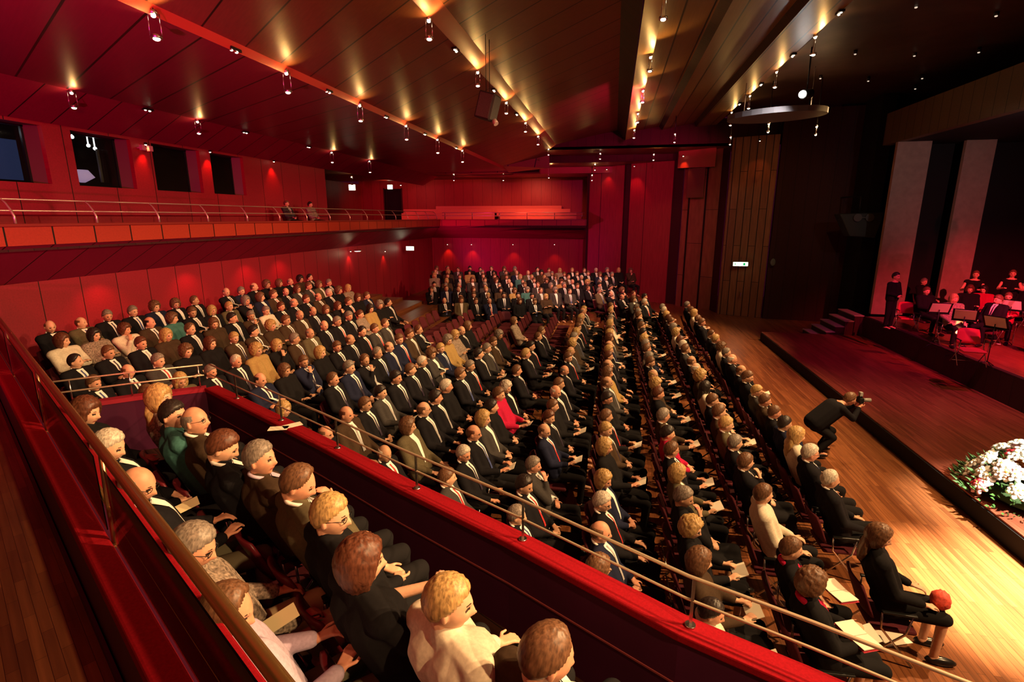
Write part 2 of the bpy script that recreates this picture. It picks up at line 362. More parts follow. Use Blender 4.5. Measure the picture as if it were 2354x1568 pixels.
for zz in (2.36, 2.215):
    mb = MB(); mb.tube([(x, y, zz) for x, y in ec], .011, 10); badd('rail_tube', mb, RAILM, root=er)
for t in (.08, 1.1, 1.9):
    p = along(ec, t * .75); mb = MB(); mb.tube([(p.x, p.y, 2.05), (p.x, p.y, 2.36)], .009, 8); badd('post', mb, STEEL, root=er)

# rear gallery: fascia, soffit, walls
XF, YC = -9.7, 29.0
fa = empty('rear_gallery_parapet', (XF, 10, 3.85), 0, 'long orange-red lit parapet front of the rear gallery above the seats', 'parapet')
mb = MB(); mb.quadslab((XF, -2, 4.19), (XF, YC, 4.19), (XF, YC, 3.84), (XF, -2, 3.84), (-.14, 0, 0)); badd('front_panel', mb, FASCIA, root=fa)
mb = MB(); mb.box((XF - .17, -2, 4.15), (XF + .04, YC + .04, 4.2)); badd('top_ledge', mb, mat('ledge_dark_red', (.22, .03, .02), .4), .008, root=fa)
XE, YE = -1.55, 30.3
fb = empty('side_gallery_parapet', (-5.6, 29.6, 3.85), 0, 'orange-red parapet front of the far side gallery by the benches', 'parapet')
FASX = wood('red_fascia_panel_far', (.44, .06, .03), (.38, .05, .026), 'y', .8, .5, 40, .012, grain=.3)
mb = MB(); mb.quadslab((XF, YC, 4.19), (XE, YE, 4.19), (XE, YE, 3.84), (XF, YC, 3.84), (0, .14, 0)); badd('front_panel', mb, FASX, root=fb)
mb = MB(); mb.quadslab((XF, YC - .04, 4.2), (XE, YE - .04, 4.2), (XE, YE - .04, 4.15), (XF, YC - .04, 4.15), (0, .2, 0)); badd('top_ledge', mb, mat('ledge_dark_red', (.22, .03, .02), .4), root=fb)
XW, YW = -11.05, 31.4
mb = MB(); mb.quadslab((XF - .02, -2, 3.84), (XF - .02, YC, 3.84), (XW, YW, 3.08), (XW, -2, 3.08), (0, 0, .08)); struct('trim_1', mb, SOFFIT)
mb = MB(); mb.quadslab((XF, YC + .01, 3.84), (XE, YE + .01, 3.84), (XE, YW + .2, 3.08), (XW, YW, 3.08), (0, 0, .08)); struct('trim_2', mb, SOFFIT)
mb = MB(); mb.box((XW - .12, -2, 0), (XW, YW, 3.2)); struct('wall_rear', mb, wood('lower_wall_panel', (.30, .016, .030), (.26, .014, .026), 'x', .83, .5, 40, .010, grain=.4))  # panel colour carries the crimson light falling on this wall
mb = MB(); mb.quadslab((XW, YW, 0), (XE + .2, YW + .4, 0), (XE + .2, YW + .4, 3.2), (XW, YW, 3.2), (0, .12, 0)); struct('wall_far_lower', mb, PANELZ)
mb = MB(); mb.box((-11.45, -2, 3.6), (XF - .46, 33.2, 3.75)); mb.box((XF - .46, -2, 3.74), (XF - .12, 33.2, 3.86)); mb.box((XF - .12, YC + 1.0, 3.6), (XE, 33.2, 3.75)); mb.box((XF - .12, YC + .4, 3.74), (XE, YC + 1.5, 3.86)); mb.box((-16.5, 19.6, 3.6), (-11.45, 33.2, 3.75)); struct('floor', mb, DARKW)
# gallery window wall with four booth windows
XG = -11.2; YGE = 19.6
def wy(px, py): return atx(px, py, XG).y
wins = []
for (xa, xb, yt, yb) in ((-150, 104, 268, 407), (172, 305, 302, 424), (355, 462, 336, 436), (488, 562, 360, 442)):
    wins.append((wy(xa, (yt + yb) / 2), wy(xb, (yt + yb) / 2), atx(xa if xa > 0 else 50, yb, XG).z, atx(xa if xa > 0 else 50, yt, XG).z))
zb_ = [wn[2] for wn in wins]; zt_ = [wn[3] for wn in wins]
print('windows', wins)
WZ0, WZ1 = 4.96, 6.07
WINW = wood('window_wall_panel', (.33, .016, .030), (.29, .014, .026), 'x', 1.05, .5, 40, .010, grain=.4)  # red wash on the window wall put into the panel colour
mb = MB(); ys = -2
for i, (y0, y1, _, _) in enumerate(wins):
    mb.box((XG - .12, ys, 3.6), (XG, max(y0, ys + .01), 6.2)); mb.box((XG - .12, y0, 3.6), (XG, y1, WZ0)); mb.box((XG - .12, y0, WZ1), (XG, y1, 6.2)); ys = y1
mb.box((XG - .12, ys, 3.6), (XG, YGE, 6.2)); struct('wall_gallery', mb, WINW)
BOOTH = mat('booth_dark', (.003, .003, .004), .8)
for i, (y0, y1, _, _) in enumerate(wins):
    mb = MB(); X1 = XG - .34
    mb.quadslab((XG - .1, y1, WZ0), (XG - .1, y1, WZ1), (X1, y1 - .12, WZ1), (X1, y1 - .12, WZ0), (0, .03, 0))
    mb.quadslab((XG - .1, y0, WZ0), (XG - .1, y0, WZ1), (X1, y0, WZ1), (X1, y0, WZ0), (0, -.03, 0))
    mb.quadslab((XG - .1, y0, WZ1), (XG - .1, y1, WZ1), (X1, y1, WZ1), (X1, y0, WZ1), (0, 0, .03))
    mb.quadslab((XG - .1, y0, WZ0), (XG - .1, y1, WZ0), (X1, y1, WZ0), (X1, y0, WZ0), (0, 0, -.03))
    o = tag(mb.build('window_%d' % (i + 1), mat('window_reveal', (.12, .06, .04), .5)), kind='structure')
    mb = MB(); mb.box((X1, y0, WZ0), (X1 + .01, y1, WZ1)); mb.build('window_pane', GLASS, o)
    mb = MB()
    for (a, b_, c, d) in ((y0, y0 + .035, WZ0, WZ1), (y1 - .16, y1 - .12, WZ0, WZ1), (y0, y1, WZ0, WZ0 + .03), (y0, y1, WZ1 - .03, WZ1)): mb.box((X1 - .02, a, c), (X1 + .03, b_, d))
    mb.build('window_frame', BLACKM, o)
mb = MB(); mb.box((XG - 3.2, -2, 3.6), (XG - 3.1, 18, 6.9)); mb.box((XG - 3.2, -2, 3.6), (XG - .40, 18, 3.7)); mb.box((XG - 3.2, -2, 6.8), (XG - .40, 18, 6.9)); mb.box((XG - .42, -2, WZ1 + .04), (XG - .40, 18, 6.9)); struct('wall_booth', mb, BOOTH)
def inwin(i, fy, fz, dx):
    y0, y1 = wins[i][:2]; X_ = XG - .36 - dx; q = Vector((XG - .3, y0 + (y1 - y0) * fy * .8, WZ0 + (WZ1 - WZ0) * fz)) - Vector((0, 0, CH)); q = q * (X_ / q.x); return q + Vector((0, 0, CH))
y0, y1 = wins[0][:2]
mb = MB(); p = inwin(0, .55, .42, .9); mb.box((p.x, p.y - 1.3, p.z - .45), (p.x + .04, p.y + .75, p.z + .36)); mb.box((p.x - .04, p.y - 1.35, 3.702), (p.x + .03, p.y + .8, p.z + .40), 1)
tag(mb.build('projection_screen', [mat('screen_blue', (.02, .03, .09), .5, emit=(.10, .16, .42), es=.12), BLACKM]), 'large dim blue screen behind the leftmost gallery window', 'screen')
mb = MB(); p = inwin(1, .30, .18, .7); mb.tube([p + Vector((0, 0, -.12)), p, p + Vector((0, 0, .16))], [.05, .25, .14], 18)
tag(mb.build('lamp_shade', mat('shade_lilac', (.5, .4, .6), .6, emit=(.75, .5, .8), es=.45)), 'pale lilac lamp shade behind the second gallery window from the left', 'lamp')
mb = MB(); p = inwin(2, .22, .18, .6); mb.box((p.x, p.y - .12, p.z - .10), (p.x + .1, p.y + .14, p.z + .20)); mb.box((p.x + .1, p.y - .10, p.z + .04), (p.x + .11, p.y + .12, p.z + .18), 1)
tag(mb.build('control_monitor', [BLACKM, mat('screen_warm', (.5, .45, .3), .5, emit=(.9, .8, .5), es=.7)]), 'small glowing monitor behind the third gallery window from the left', 'monitor')
mb = MB(); p = inwin(1, .72, .45, .5)
for k in range(4): mb.tube([p + Vector((0, k * .07, .35)), p + Vector((.02 * (k % 2), k * .07, 0)), p + Vector((0, k * .07, -.40))], .035, 8)
tag(mb.build('hanging_curtain', mat('grey_cloth', (.32, .32, .30), .9)), 'grey curtain hanging inside the second gallery window from the left', 'curtain')
for i, (wi, fy, fz, pos) in enumerate(((0, .58, .84, 'beside the bright patch in the leftmost gallery window'), (1, .25, .92, 'at the upper left of the second gallery window'), (1, .55, .80, 'high in the middle of the second gallery window'),
        (1, .68, .76, 'right of centre in the second gallery window'), (2, .15, .78, 'at the upper left of the third gallery window'), (2, .45, .80, 'high in the middle of the third gallery window'), (3, .10, .55, 'at the left side of the fourth gallery window'), (3, .72, .62, 'right of centre in the fourth gallery window'))):
    p = inwin(wi, fy, fz, .8); mb = MB(); mb.ell(p, .04, nu=10, nv=6); mb.tube([p, (p.x, p.y, 6.5)], .012, 6)
    tag(mb.build('booth_lamp', mat('booth_glow', (1, 1, .95), .5, emit=(.9, .95, 1), es=6)), 'small white lamp ' + pos, 'lamp', 'control booth lamps')
mb = MB(); p = inwin(0, .66, .85, .5); mb.box((p.x, p.y - .12, p.z - .05), (p.x + .1, p.y + .12, p.z + .05)); tag(mb.build('booth_light_panel', mat('booth_panel', (1, 1, 1), .5, emit=(.8, .88, 1), es=5)), 'bright bluish white panel at the top of the leftmost gallery window', 'light')

# upper far walls behind the galleries
YU = 33.0
zt = lambda px, py: aty(px, py, YU).z
ZU = 6.65
mb = MB(); mb.quadslab((XG - .1, YGE, 3.6), (-16.4, YGE + .4, 3.6), (-16.4, YGE + .4, 6.4), (XG - .1, YGE, 6.4), (0, .1, 0)); mb.box((-16.5, YGE, 3.6), (-16.4, YU, 6.4)); struct('wall_gallery_recess', mb, PANELZ)
xd0 = aty(884, 440, YU).x; xd1 = aty(922, 440, YU).x
mb = MB(); mb.box((-16.5, YU, 3.6), (xd0, YU + .1, ZU)); mb.box((xd1, YU, 3.6), (XE + .1, YU + .1, ZU)); mb.box((xd0, YU, 6.1), (xd1, YU + .1, ZU)); struct('wall_far_upper', mb, PANELZ)
mb = MB(); mb.box((xd0, YU + .25, 3.75), (xd1, YU + .3, 6.2)); mb.box((xd0 - .08, YU - .04, 3.75), (xd0, YU + .25, 6.15), 1); mb.box((xd1, YU - .04, 3.75), (xd1 + .08, YU + .25, 6.15), 1)
o = tag(mb.build('door_1', [DARK, DARKW]), kind='structure')
mb = MB(); mb.box((XE, YE, 0), (XE + .12, YU + .1, 7.4)); struct('wall_far_return', mb, DARKW)

# ceiling: creased slabs running across the hall, profile taken where the folds cross the frame
def cr(px, z): p = atz(px, 0, z); return p.x, z
A0 = (-10.2, 6.65)
P = dict(B0=cr(268, 6.70), B1=cr(330, 6.88), C0=cr(948, 7.35), C1=cr(1012, 7.52), D0=cr(1428, 8.05), D1=cr(1482, 7.62), D2=cr(1530, 7.72),
         F0=cr(1655, 8.15), F1=cr(1685, 8.0), Gf=cr(1832, 8.25), G1=cr(1862, 8.08), E=cr(1962, 8.15))
# recompute x so that each fold keeps its line of sight at y=0 but as a line parallel to Y
def fold(px, py, z):
    p = atz(px, py, z); return (p.x, z)
P = {k: fold(px, 0, z) for k, px, z in (('B0', 268, 6.70), ('B1', 330, 6.82), ('C0', 948, 7.35), ('C1', 1012, 7.52), ('D0', 1428, 8.05), ('D1', 1482, 7.62), ('D2', 1530, 7.72), ('F0', 1655, 8.15), ('F1', 1685, 8.0), ('G0', 1832, 8.25), ('G1', 1862, 8.08), ('E', 1962, 8.15))}
print('folds', {k: (round(v[0], 2), v[1]) for k, v in P.items()})
def slab(name, a, b, y0, y1, m, t=.15):
    mb = MB(); mb.quadslab((a[0], y0, a[1]), (a[0], y1, a[1]), (b[0], y1, b[1]), (b[0], y0, b[1]), (0, 0, t)); return struct(name, mb, m)
Y0 = -3
WARMP = PANEL
slab('trim_3', (XG + .02, 6.13), A0, Y0, 30.5, SOFFIT, .05)
slab('ceiling', A0, P['B0'], Y0, 28.5, PANELRED, .02)
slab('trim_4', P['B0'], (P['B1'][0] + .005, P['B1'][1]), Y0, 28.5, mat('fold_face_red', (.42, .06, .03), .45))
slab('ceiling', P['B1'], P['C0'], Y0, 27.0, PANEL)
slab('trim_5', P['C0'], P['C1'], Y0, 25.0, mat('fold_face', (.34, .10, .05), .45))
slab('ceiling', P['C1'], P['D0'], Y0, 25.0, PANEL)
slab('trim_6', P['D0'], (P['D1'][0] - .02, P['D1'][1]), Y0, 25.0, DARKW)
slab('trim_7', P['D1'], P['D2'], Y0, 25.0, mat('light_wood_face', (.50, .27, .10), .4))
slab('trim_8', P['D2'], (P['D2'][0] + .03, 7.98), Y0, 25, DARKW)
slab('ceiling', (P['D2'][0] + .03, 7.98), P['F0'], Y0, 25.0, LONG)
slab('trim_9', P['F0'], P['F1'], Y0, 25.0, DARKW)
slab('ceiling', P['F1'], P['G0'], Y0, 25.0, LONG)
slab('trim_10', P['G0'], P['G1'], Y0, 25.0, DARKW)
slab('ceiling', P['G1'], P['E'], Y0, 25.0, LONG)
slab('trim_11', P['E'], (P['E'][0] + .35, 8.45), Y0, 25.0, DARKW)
slab('ceiling', (P['E'][0] + .3, 8.45), (17, 8.9), Y0, 25.0, mat('stage_ceiling', (.05, .028, .022), .45, noise_amt=.3, nscale=2))
# bulkheads stepping down to the far gallery
mb = MB(); mb.box((P['C0'][0] - .4, 25.0, 7.30), (9.2, 25.12, 8.4)); struct('trim_12', mb, DARKW)
mb = MB(); mb.box((P['C0'][0] - 2.6, 25.0, 7.30), (5.2, 27.6, 7.40)); struct('ceiling', mb, PANEL)
mb = MB(); mb.box((-7.2, 27.6, 6.98), (4.6, 27.72, 7.5)); struct('trim_13', mb, DARKW)
mb = MB(); mb.box((-9.0, 27.72, 6.98), (3.2, 29.6, 7.06)); struct('ceiling', mb, PANEL)
mb = MB(); mb.box((-9.4, 29.6, 6.62), (2.0, 29.7, 7.1)); struct('trim_14', mb, mat('bulkhead_red', (.32, .07, .04), .5))
mb = MB(); mb.box((-16.5, 29.7, 6.62), (2.4, 33.2, 6.7)); mb.box((-16.5, YGE, 6.40), (XG + .1, 30.2, 6.5)); mb.box((-11.5, 28.4, 6.62), (P['B1'][0], 30, 6.72)); struct('ceiling', mb, PANEL)
mb = MB(); mb.quadslab((P['B1'][0], 27.0, P['B1'][1]), (P['C0'][0] - .3, 27.0, 7.35), (P['C0'][0] - .3, 27.1, 6.7), (P['B1'][0], 28.4, 6.62), (0, .1, 0)); struct('trim_15', mb, PANEL)
mb = MB(); mb.box((P['B0'][0] - .2, 28.45, 6.6), (-4, 28.55, 7.2)); struct('trim_16', mb, DARKW)

# far side wall: tall panel bays, each stepping towards the stage
bays = [(1343, 1424, 30.4, 29.2, 'wall_far_side', PANELZ, 7.2), (1438, 1532, 28.7, 27.6, 'wall_far_side', PANELZ, 7.2), (1556, 1636, 27.0, 25.9, 'wall_far_side', SLAT, 7.35), (1655, 1757, 24.9, 24.2, 'wall_far_side', SLAT, 7.6), (1762, 1962, 24.1, 23.7, 'wall_far_side', DARKW, 8.5)]
prev = None
for i, (xa, xb, ya, yb, nm, m, zt_) in enumerate(bays):
    a = aty(xa, 650, ya); b = aty(xb, 650, yb)
    mb = MB(); mb.quadslab((a.x, ya, 0), (b.x, yb, 0), (b.x, yb, zt_), (a.x, ya, zt_), (.02, .25, 0)); struct(nm, mb, m)
    if prev is not None:
        mb = MB(); mb.quadslab((prev.x, prev.y + .1, 0), (a.x, a.y + .28, 0), (a.x, a.y + .28, zt_), (prev.x, prev.y + .1, zt_), (.02, .2, 0)); struct('trim_%d' % (20 + i), mb, mat('bay_gap', (.05, .014, .014), .6))
    prev = b
a = prev
# alcove panel and ledge in the third bay
mb = MB(); p = aty(1556, 400, 26.9); q = aty(1640, 400, 25.85); mb.quadslab((p.x, 26.7, 6.55), (q.x, 25.6, 6.50), (q.x, 25.6, 7.3), (p.x, 26.7, 7.3), (0, .2, 0)); struct('trim_30', mb, mat('upper_red_panel', (.30, .07, .04), .5))
mb = MB(); mb.quadslab((p.x + .45, 26.42, 5.2), (q.x - .35, 25.92, 5.2), (q.x - .35, 25.92, 6.5), (p.x + .45, 26.42, 6.5), (0, .1, 0)); struct('trim_31', mb, mat('plain_brown_panel', (.13, .06, .03), .5))
# proscenium: black gap, pillars, header
mb = MB(); mb.box((a.x, 22.4, 0), (9.3, 23.9, 8.8)); struct('wall_stage_side', mb, DARK)
mb = MB(); mb.box((8.6, 24, 0), (19, 24.2, 9)); mb.box((17.5, -3, 0), (17.7, 24, 9)); struct('wall_stage', mb, DARK)
PILL = mat('plaster_pillar', (.33, .21, .16), .6, noise_amt=.12, nscale=5)
def pillar(x0, x1, y, d, lab, nm):
    mb = MB(); mb.box((x0, y, ZB), (x1, y + d, 6.72)); o = struct(nm, mb, PILL, .01); return o
pillar(9.02, 10.02, 20.2, .16, '', 'wall_pillar'); pillar(11.0, 11.85, 20.2, .16, '', 'wall_pillar')
mb = MB(); mb.box((10.02, 20.9, ZB), (11.05, 21.0, 6.7)); mb.box((11.95, 20.9, ZB), (16, 21.0, 6.7)); tag(mb.build('stage_curtain', DARK), 'black curtain hanging behind the two pale stage pillars', 'curtain')
mb = MB(); mb.box((9.0, -3, 6.72), (9.25, 21.2, 7.75)); mb.box((9.25, -3, 6.72), (16, 21.2, 6.86), 1); struct('wall_header', mb, [wood('header_boards', (.14, .085, .035), (.11, .065, .03), 'x', .45, .5, 40, .012, grain=.5), DARK])
mb = MB(); mb.box((5.0, 19.7, .0), (7.2, 23.6, .012)); struct('trim_40', mb, FLOOR)
# ================================================================ PEOPLE
SKIN = [mat('skin_fair', (.66, .36, .23), .5, noise_amt=.08, nscale=30), mat('skin_ruddy', (.62, .29, .18), .5, noise_amt=.1, nscale=30), mat('skin_tan', (.50, .27, .16), .5, noise_amt=.08, nscale=30)]
EYE = mat('eye_dark', (.04, .025, .02), .4); LIP = mat('lips', (.42, .12, .09), .5)
def hairmat(n, c):
    m = mat('hair_' + n, c, .45, noise_amt=.5, nscale=1, spec=.4); nt = m.node_tree
    no = [x for x in nt.nodes if x.type == 'TEX_NOISE'][0]; tc = [x for x in nt.nodes if x.type == 'TEX_COORD'][0]
    mp = nt.nodes.new('ShaderNodeMapping'); mp.inputs['Scale'].default_value = (95, 95, 16); nt.links.new(tc.outputs['Object'], mp.inputs[0]); nt.links.new(mp.outputs[0], no.inputs['Vector']); return m
HAIR = {'b': hairmat('brown', (.13, .06, .03)), 'd': hairmat('dark', (.022, .014, .012)), 'g': hairmat('grey', (.20, .16, .13)), 'w': hairmat('white', (.50, .43, .35)),
        'y': hairmat('blond', (.42, .26, .10)), 'r': hairmat('auburn', (.10, .032, .016))}
HNAME = {'b': 'brown', 'd': 'dark', 'g': 'grey', 'w': 'white', 'y': 'blond', 'r': 'auburn'}
CLO = {'s': (.010, .009, .011), 'n': (.014, .016, .036), 'g': (.045, .040, .038), 'b': (.050, .030, .018), 'w': (.62, .54, .42), 'k': (.010, .009, .010), 'm': (.42, .012, .05),
       't': (.05, .15, .14), 'y': (.34, .22, .08), 'p': (.24, .18, .14), 'o': (.10, .08, .045), 'l': (.48, .38, .50)}
CNAME = {'s': 'black suit', 'n': 'navy suit', 'g': 'grey suit', 'b': 'brown jacket', 'w': 'cream top', 'k': 'black top', 'm': 'crimson top', 't': 'teal top', 'y': 'mustard top', 'p': 'beige patterned top', 'o': 'olive jacket', 'l': 'lilac shirt'}
CM = {k: mat('cloth_' + CNAME[k].replace(' ', '_'), c, .9, noise_amt=.12 if k != 'p' else .7, nscale=60, spec=.08) for k, c in CLO.items()}
SHIRTM = mat('shirt_white', (.80, .76, .70), .8); TIES = {'dark': mat('tie_dark', (.03, .02, .04), .6), 'red': mat('tie_red', (.45, .03, .03), .6), 'blue': mat('tie_blue', (.05, .07, .20), .6), 'grey': mat('tie_grey', (.35, .33, .33), .6)}
SHOE = mat('shoe_black', (.012, .01, .01), .25)
TROU = mat('trousers_dark', (.012, .011, .012), .9, spec=.08); TROUK = mat('trousers_khaki', (.42, .31, .17), .85); TROUO = mat('trousers_olive', (.10, .085, .05), .85)

def gs(a, s): return math.exp(-(a / s) ** 2)
def headf(d):
    x, y, z = d; px = x * (.096 if x > 0 else .104); py = y * .076; pz = z * .118
    if z < 0:
        py *= 1 - .30 * (-z) ** 1.5
        px *= (1 - .10 * -z) if x > 0 else (1 - .38 * (-z) ** 1.2)
    if x > 0:
        n = gs(y, .16) * (gs(z + .26, .13) + .55 * gs(z + .08, .16)); px += .027 * min(n, 1.05)
        px += .006 * gs(z - .20, .09) * gs(y, .5)
        px -= .013 * (gs(abs(y) - .36, .17) * gs(z - .05, .11))
        px += .005 * gs(abs(y) - .5, .2) * gs(z + .22, .2)
        px += .008 * gs(z + .52, .09) * gs(y, .26); px -= .004 * gs(z + .64, .05) * gs(y, .3)
        px += .012 * gs(z + .84, .14) * gs(y, .32)
    return Vector((px, py, pz))
def add_head(mb, M, ears=True):
    mb.ell((0, 0, 0), 1, M=M, nu=44, nv=34, fn=lambda d, p: headf(d))
    if ears:
        for s in (-1, 1): mb.ell((0, 0, 0), (.017, .011, .032), M=M @ Matrix.Translation((-.008, s * .077, -.006)) @ Matrix.Rotation(s * .35, 4, 'Z'), nu=12, nv=8)
def hair_mesh(style, name, seed=0):
    def zl(az):
        pts = {'short': ((0, .58), (.7, .50), (1.15, .30), (1.45, .08), (1.75, -.12), (2.3, -.5), (3.15, -.58)),
               'receding': ((0, .86), (.6, .74), (1.1, .40), (1.45, .08), (1.75, -.12), (2.3, -.5), (3.15, -.58)),
               'bob': ((0, .50), (.6, .42), (.95, .05), (1.15, -.8), (1.6, -.97), (3.15, -1.1)),
               'curly': ((0, .50), (.7, .42), (1.1, -.1), (1.4, -.55), (3.15, -.8))}[{'bald': 'short', 'long': 'bob', 'updo': 'short'}.get(style, style)]
        for i in range(len(pts) - 1):
            if az <= pts[i + 1][0]: t = (az - pts[i][0]) / (pts[i + 1][0] - pts[i][0]); return pts[i][1] + (pts[i + 1][1] - pts[i][1]) * t
        return pts[-1][1]
    T = {'short': .014, 'receding': .012, 'bald': .007, 'bob': .024, 'long': .022, 'curly': .034, 'updo': .014}[style]
    mb = MB(); nu, nv = 48, 36; vs = []; on = []
    for i in range(nv + 1):
        th = math.pi * i / nv
        for j in range(nu):
            ph = 2 * math.pi * j / nu; d = Vector((math.sin(th) * math.cos(ph), math.sin(th) * math.sin(ph), math.cos(th)))
            az = abs(math.atan2(d.y, d.x)); m = (d.z - zl(az)) / .16
            if style == 'bald': m = min(m, (.55 - d.z) / .15, (az - 1.25) / .3)
            m = max(0, min(1, m)); t = T * math.sqrt(m)
            nz = noise.noise(d * (9 if style != 'curly' else 7) + Vector((seed, 0, 0)))
            if m > 0: t += nz * T * (.35 if style != 'curly' else .45) + (.010 * max(0, d.z) if style != 'bald' else 0)
            p = headf(d)
            if m > 0: p = p + d * t
            else: p = p * .96
            if style in ('bob', 'long') and m > 0 and d.z < 0: p.z *= 1.12; p.x -= .012 * -d.z; p.y *= 1 + .25 * -d.z; p.x = min(p.x, .055) if az > .9 else p.x
            vs.append(p); on.append(m > 0)
    fs = []
    for i in range(nv):
        for j in range(nu):
            q = (i * nu + j, (i + 1) * nu + j, (i + 1) * nu + (j + 1) % nu, i * nu + (j + 1) % nu)
            if any(on[k] for k in q): fs.append(q)
    mb.add(vs, fs, 0, True)
    if style == 'long': mb.ell((-.070, 0, -.15), (.055, .098, .17), nu=24, nv=16, fn=lambda d, p: p + d * noise.noise(Vector((d.x * 14, d.y * 14, d.z * 2))) * .014)
    if style == 'updo': mb.ell((-.115, 0, .035), (.045, .045, .04), nu=16, nv=10)
    return mb.mesh(name, [HAIR['b']])
HMESH = {s: hair_mesh(s, 'hair_' + s) for s in ('short', 'receding', 'bald', 'bob', 'long', 'curly', 'updo')}
RC = .27
def rc(p):
    p = Vector(p); p.x -= RC * max(0, p.z - .55); return p
SH = lambda s: rc((-.05, s * .195, 1.02))
POSES = {  # elbow, wrist, hand direction per side
 'lap':   {s: (Vector((.00, s * .222, .74)), Vector((.20, s * .085, .675)), Vector((.5, -s * .8, -.15))) for s in (-1, 1)},
 'cross': {1: (Vector((.05, .235, .80)), Vector((.17, -.02, .83)), Vector((.1, -1, .15))), -1: (Vector((.05, -.235, .80)), Vector((.20, .02, .87)), Vector((.0, 1, .1)))},
 'chin':  {1: (Vector((.02, .232, .75)), Vector((.20, .0, .72)), Vector((.3, -1, .0))), -1: (Vector((.14, -.20, .80)), Vector((.14, -.06, 1.02)), Vector((-.3, .25, 1)))},
 'thigh': {s: (Vector((.0, s * .235, .75)), Vector((.26, s * .15, .645)), Vector((1, -s * .2, -.12))) for s in (-1, 1)},
 'paper': {s: (Vector((.02, s * .232, .76)), Vector((.27, s * .13, .74)), Vector((.8, -s * .45, .3))) for s in (-1, 1)}}
def add_hand(mb, wr, di, s, fine=True):
    di = di.normalized(); side = di.cross(Vector((0, 0, 1)))
    side = (side.normalized() if side.length > .2 else Vector((0, 1, 0))); nrm = side.cross(di).normalized()
    pal = wr + di * .045
    for k in (-1.2, -.4, .4, 1.2): mb.cap(wr + side * k * .012, wr + di * .085 + side * k * .018, .014, .012, 8)
    for k, L in ((-1.5, .062), (-.5, .074), (.5, .070), (1.5, .056)):
        b = wr + di * .088 + side * k * .019; m = b + (di * .8 - nrm * .35).normalized() * L * .55; e = m + (di * .45 - nrm * .85).normalized() * L * .5
        mb.cap(b, m, .0092, .0085, 8); mb.cap(m, e, .0085, .0072, 8)
    ts = -1 if side.dot(Vector((1, 0, 0))) < 0 else 1
    b = wr + di * .03 + side * ts * .025; m = b + (di * .6 + side * ts * .8).normalized() * .038; mb.cap(b, m, .011, .0095, 8); mb.cap(m, m + (di * .9 + side * ts * .2).normalized() * .030, .0095, .008, 8)
HX = .165
def headM(yaw=0, pitch=0, lean=0): return Matrix.Translation((-.005 - HX + lean, 0, 1.205)) @ Matrix.Rotation(yaw, 4, 'Z') @ Matrix.Rotation(pitch, 4, 'Y')
def body_mesh(name, pose, HM, voxel, standing=None, arms=None, legs=None):
    mb = MB(); add_head(mb, HM)
    hc = HM @ Vector((0, 0, 0)); mb.cap(rc((-.045, 0, 1.03)), HM @ Vector((-.028, 0, -.07)), .056, .054)
    for s in (-1, 1):
        mb.cap(rc((-.045, s * .06, .93)), rc((-.02, s * .06, .60)), .105, .10); mb.cap(rc((-.04, s * .03, 1.03)), SH(s), .055, .058)
        mb.cap((0, s * .08, .51), (.43, s * .115, .50), .075, .052); mb.cap((.43, s * .115, .50), (.41, s * .12, .10), .050, .036); mb.cap((.40, s * .12, .06), (.54, s * .13, .045), .036, .030)
        e, wr, di = (arms or POSES[pose])[s]; e = rc(e); wr = rc(wr); mb.cap(SH(s), e, .048, .040); mb.cap(e, wr, .038, .027); add_hand(mb, wr, di, s)
    me = remesh(mb, name, voxel, 1, [SKIN[0], EYE, LIP]); inv = HM.inverted(); mi = []
    for p in me.polygons:
        c = inv @ p.center; i = 0
        if c.x > .055:
            ay = abs(c.y)
            if .018 < ay < .042 and -.002 < c.z < .013: i = 1
            elif .016 < ay < .040 and .025 < c.z < .029: i = 1
            elif ay < .024 and -.068 < c.z < -.055: i = 2
        mi.append(i)
    me.polygons.foreach_set('material_index', mi); return me
def jacket_mesh(name, pose, voxel, short=False, arms=None, fit=1.0):
    mb = MB()
    for s in (-1, 1):
        mb.cap(rc((-.045, s * .080, .93)), rc((-.015, s * .085, .74)), .138 * fit, .138 * fit); mb.cap(rc((-.015, s * .08, .74)), (.0, s * .085, .57), .138 * fit, .128 * fit)
        mb.cap(rc((-.045, s * .03, 1.045)), SH(s), .066, .080)
        e, wr, di = (arms or POSES[pose])[s]; e = rc(e); wr = rc(wr)
        if short: mb.cap(SH(s), SH(s).lerp(e, .6), .070, .062)
        else: mb.cap(SH(s), e, .070, .058); mb.cap(e, e.lerp(wr, .90), .056, .043)
    mb.cap(rc((-.05, 0, .93)), rc((-.04, 0, .75)), .13, .13)
    mb.cap(rc((-.05, 0, 1.02)), rc((-.045, 0, 1.075)), .078, .068)
    return remesh(mb, name, voxel, 3, [CM['s']])
def trouser_mesh(name, voxel, spread=.115, shin=.10, skirt=False, crossed=False):
    mb = MB()
    for s in (-1, 1):
        mb.cap((-.02, s * .075, .52), (.0, s * .08, .51), .115, .115)
        if crossed and s == 1:
            mb.cap((0, .08, .52), (.42, .02, .60), .095, .070); mb.cap((.42, .02, .60), (.50, -.10, .30), .064, .052)
        else:
            mb.cap((0, s * .08, .51), (.44, s * spread, .50), .095, .068)
            if not skirt: mb.cap((.44, s * spread, .50), (.42, s * (spread + .01), .13), .064, .052)
    if skirt: mb.cap((0, 0, .52), (.40, 0, .51), .10, .085)
    return remesh(mb, name, voxel, 3, [TROU])
def shoe_mb(crossed=False, sides=(-1, 1)):
    mb = MB()
    for s in sides:
        c = Vector((.50, -.13, .22)) if (crossed and s == 1) else Vector((.47, s * .125, .045))
        mb.ell(c, (.135, .045, .045), nu=14, nv=8)
    return mb
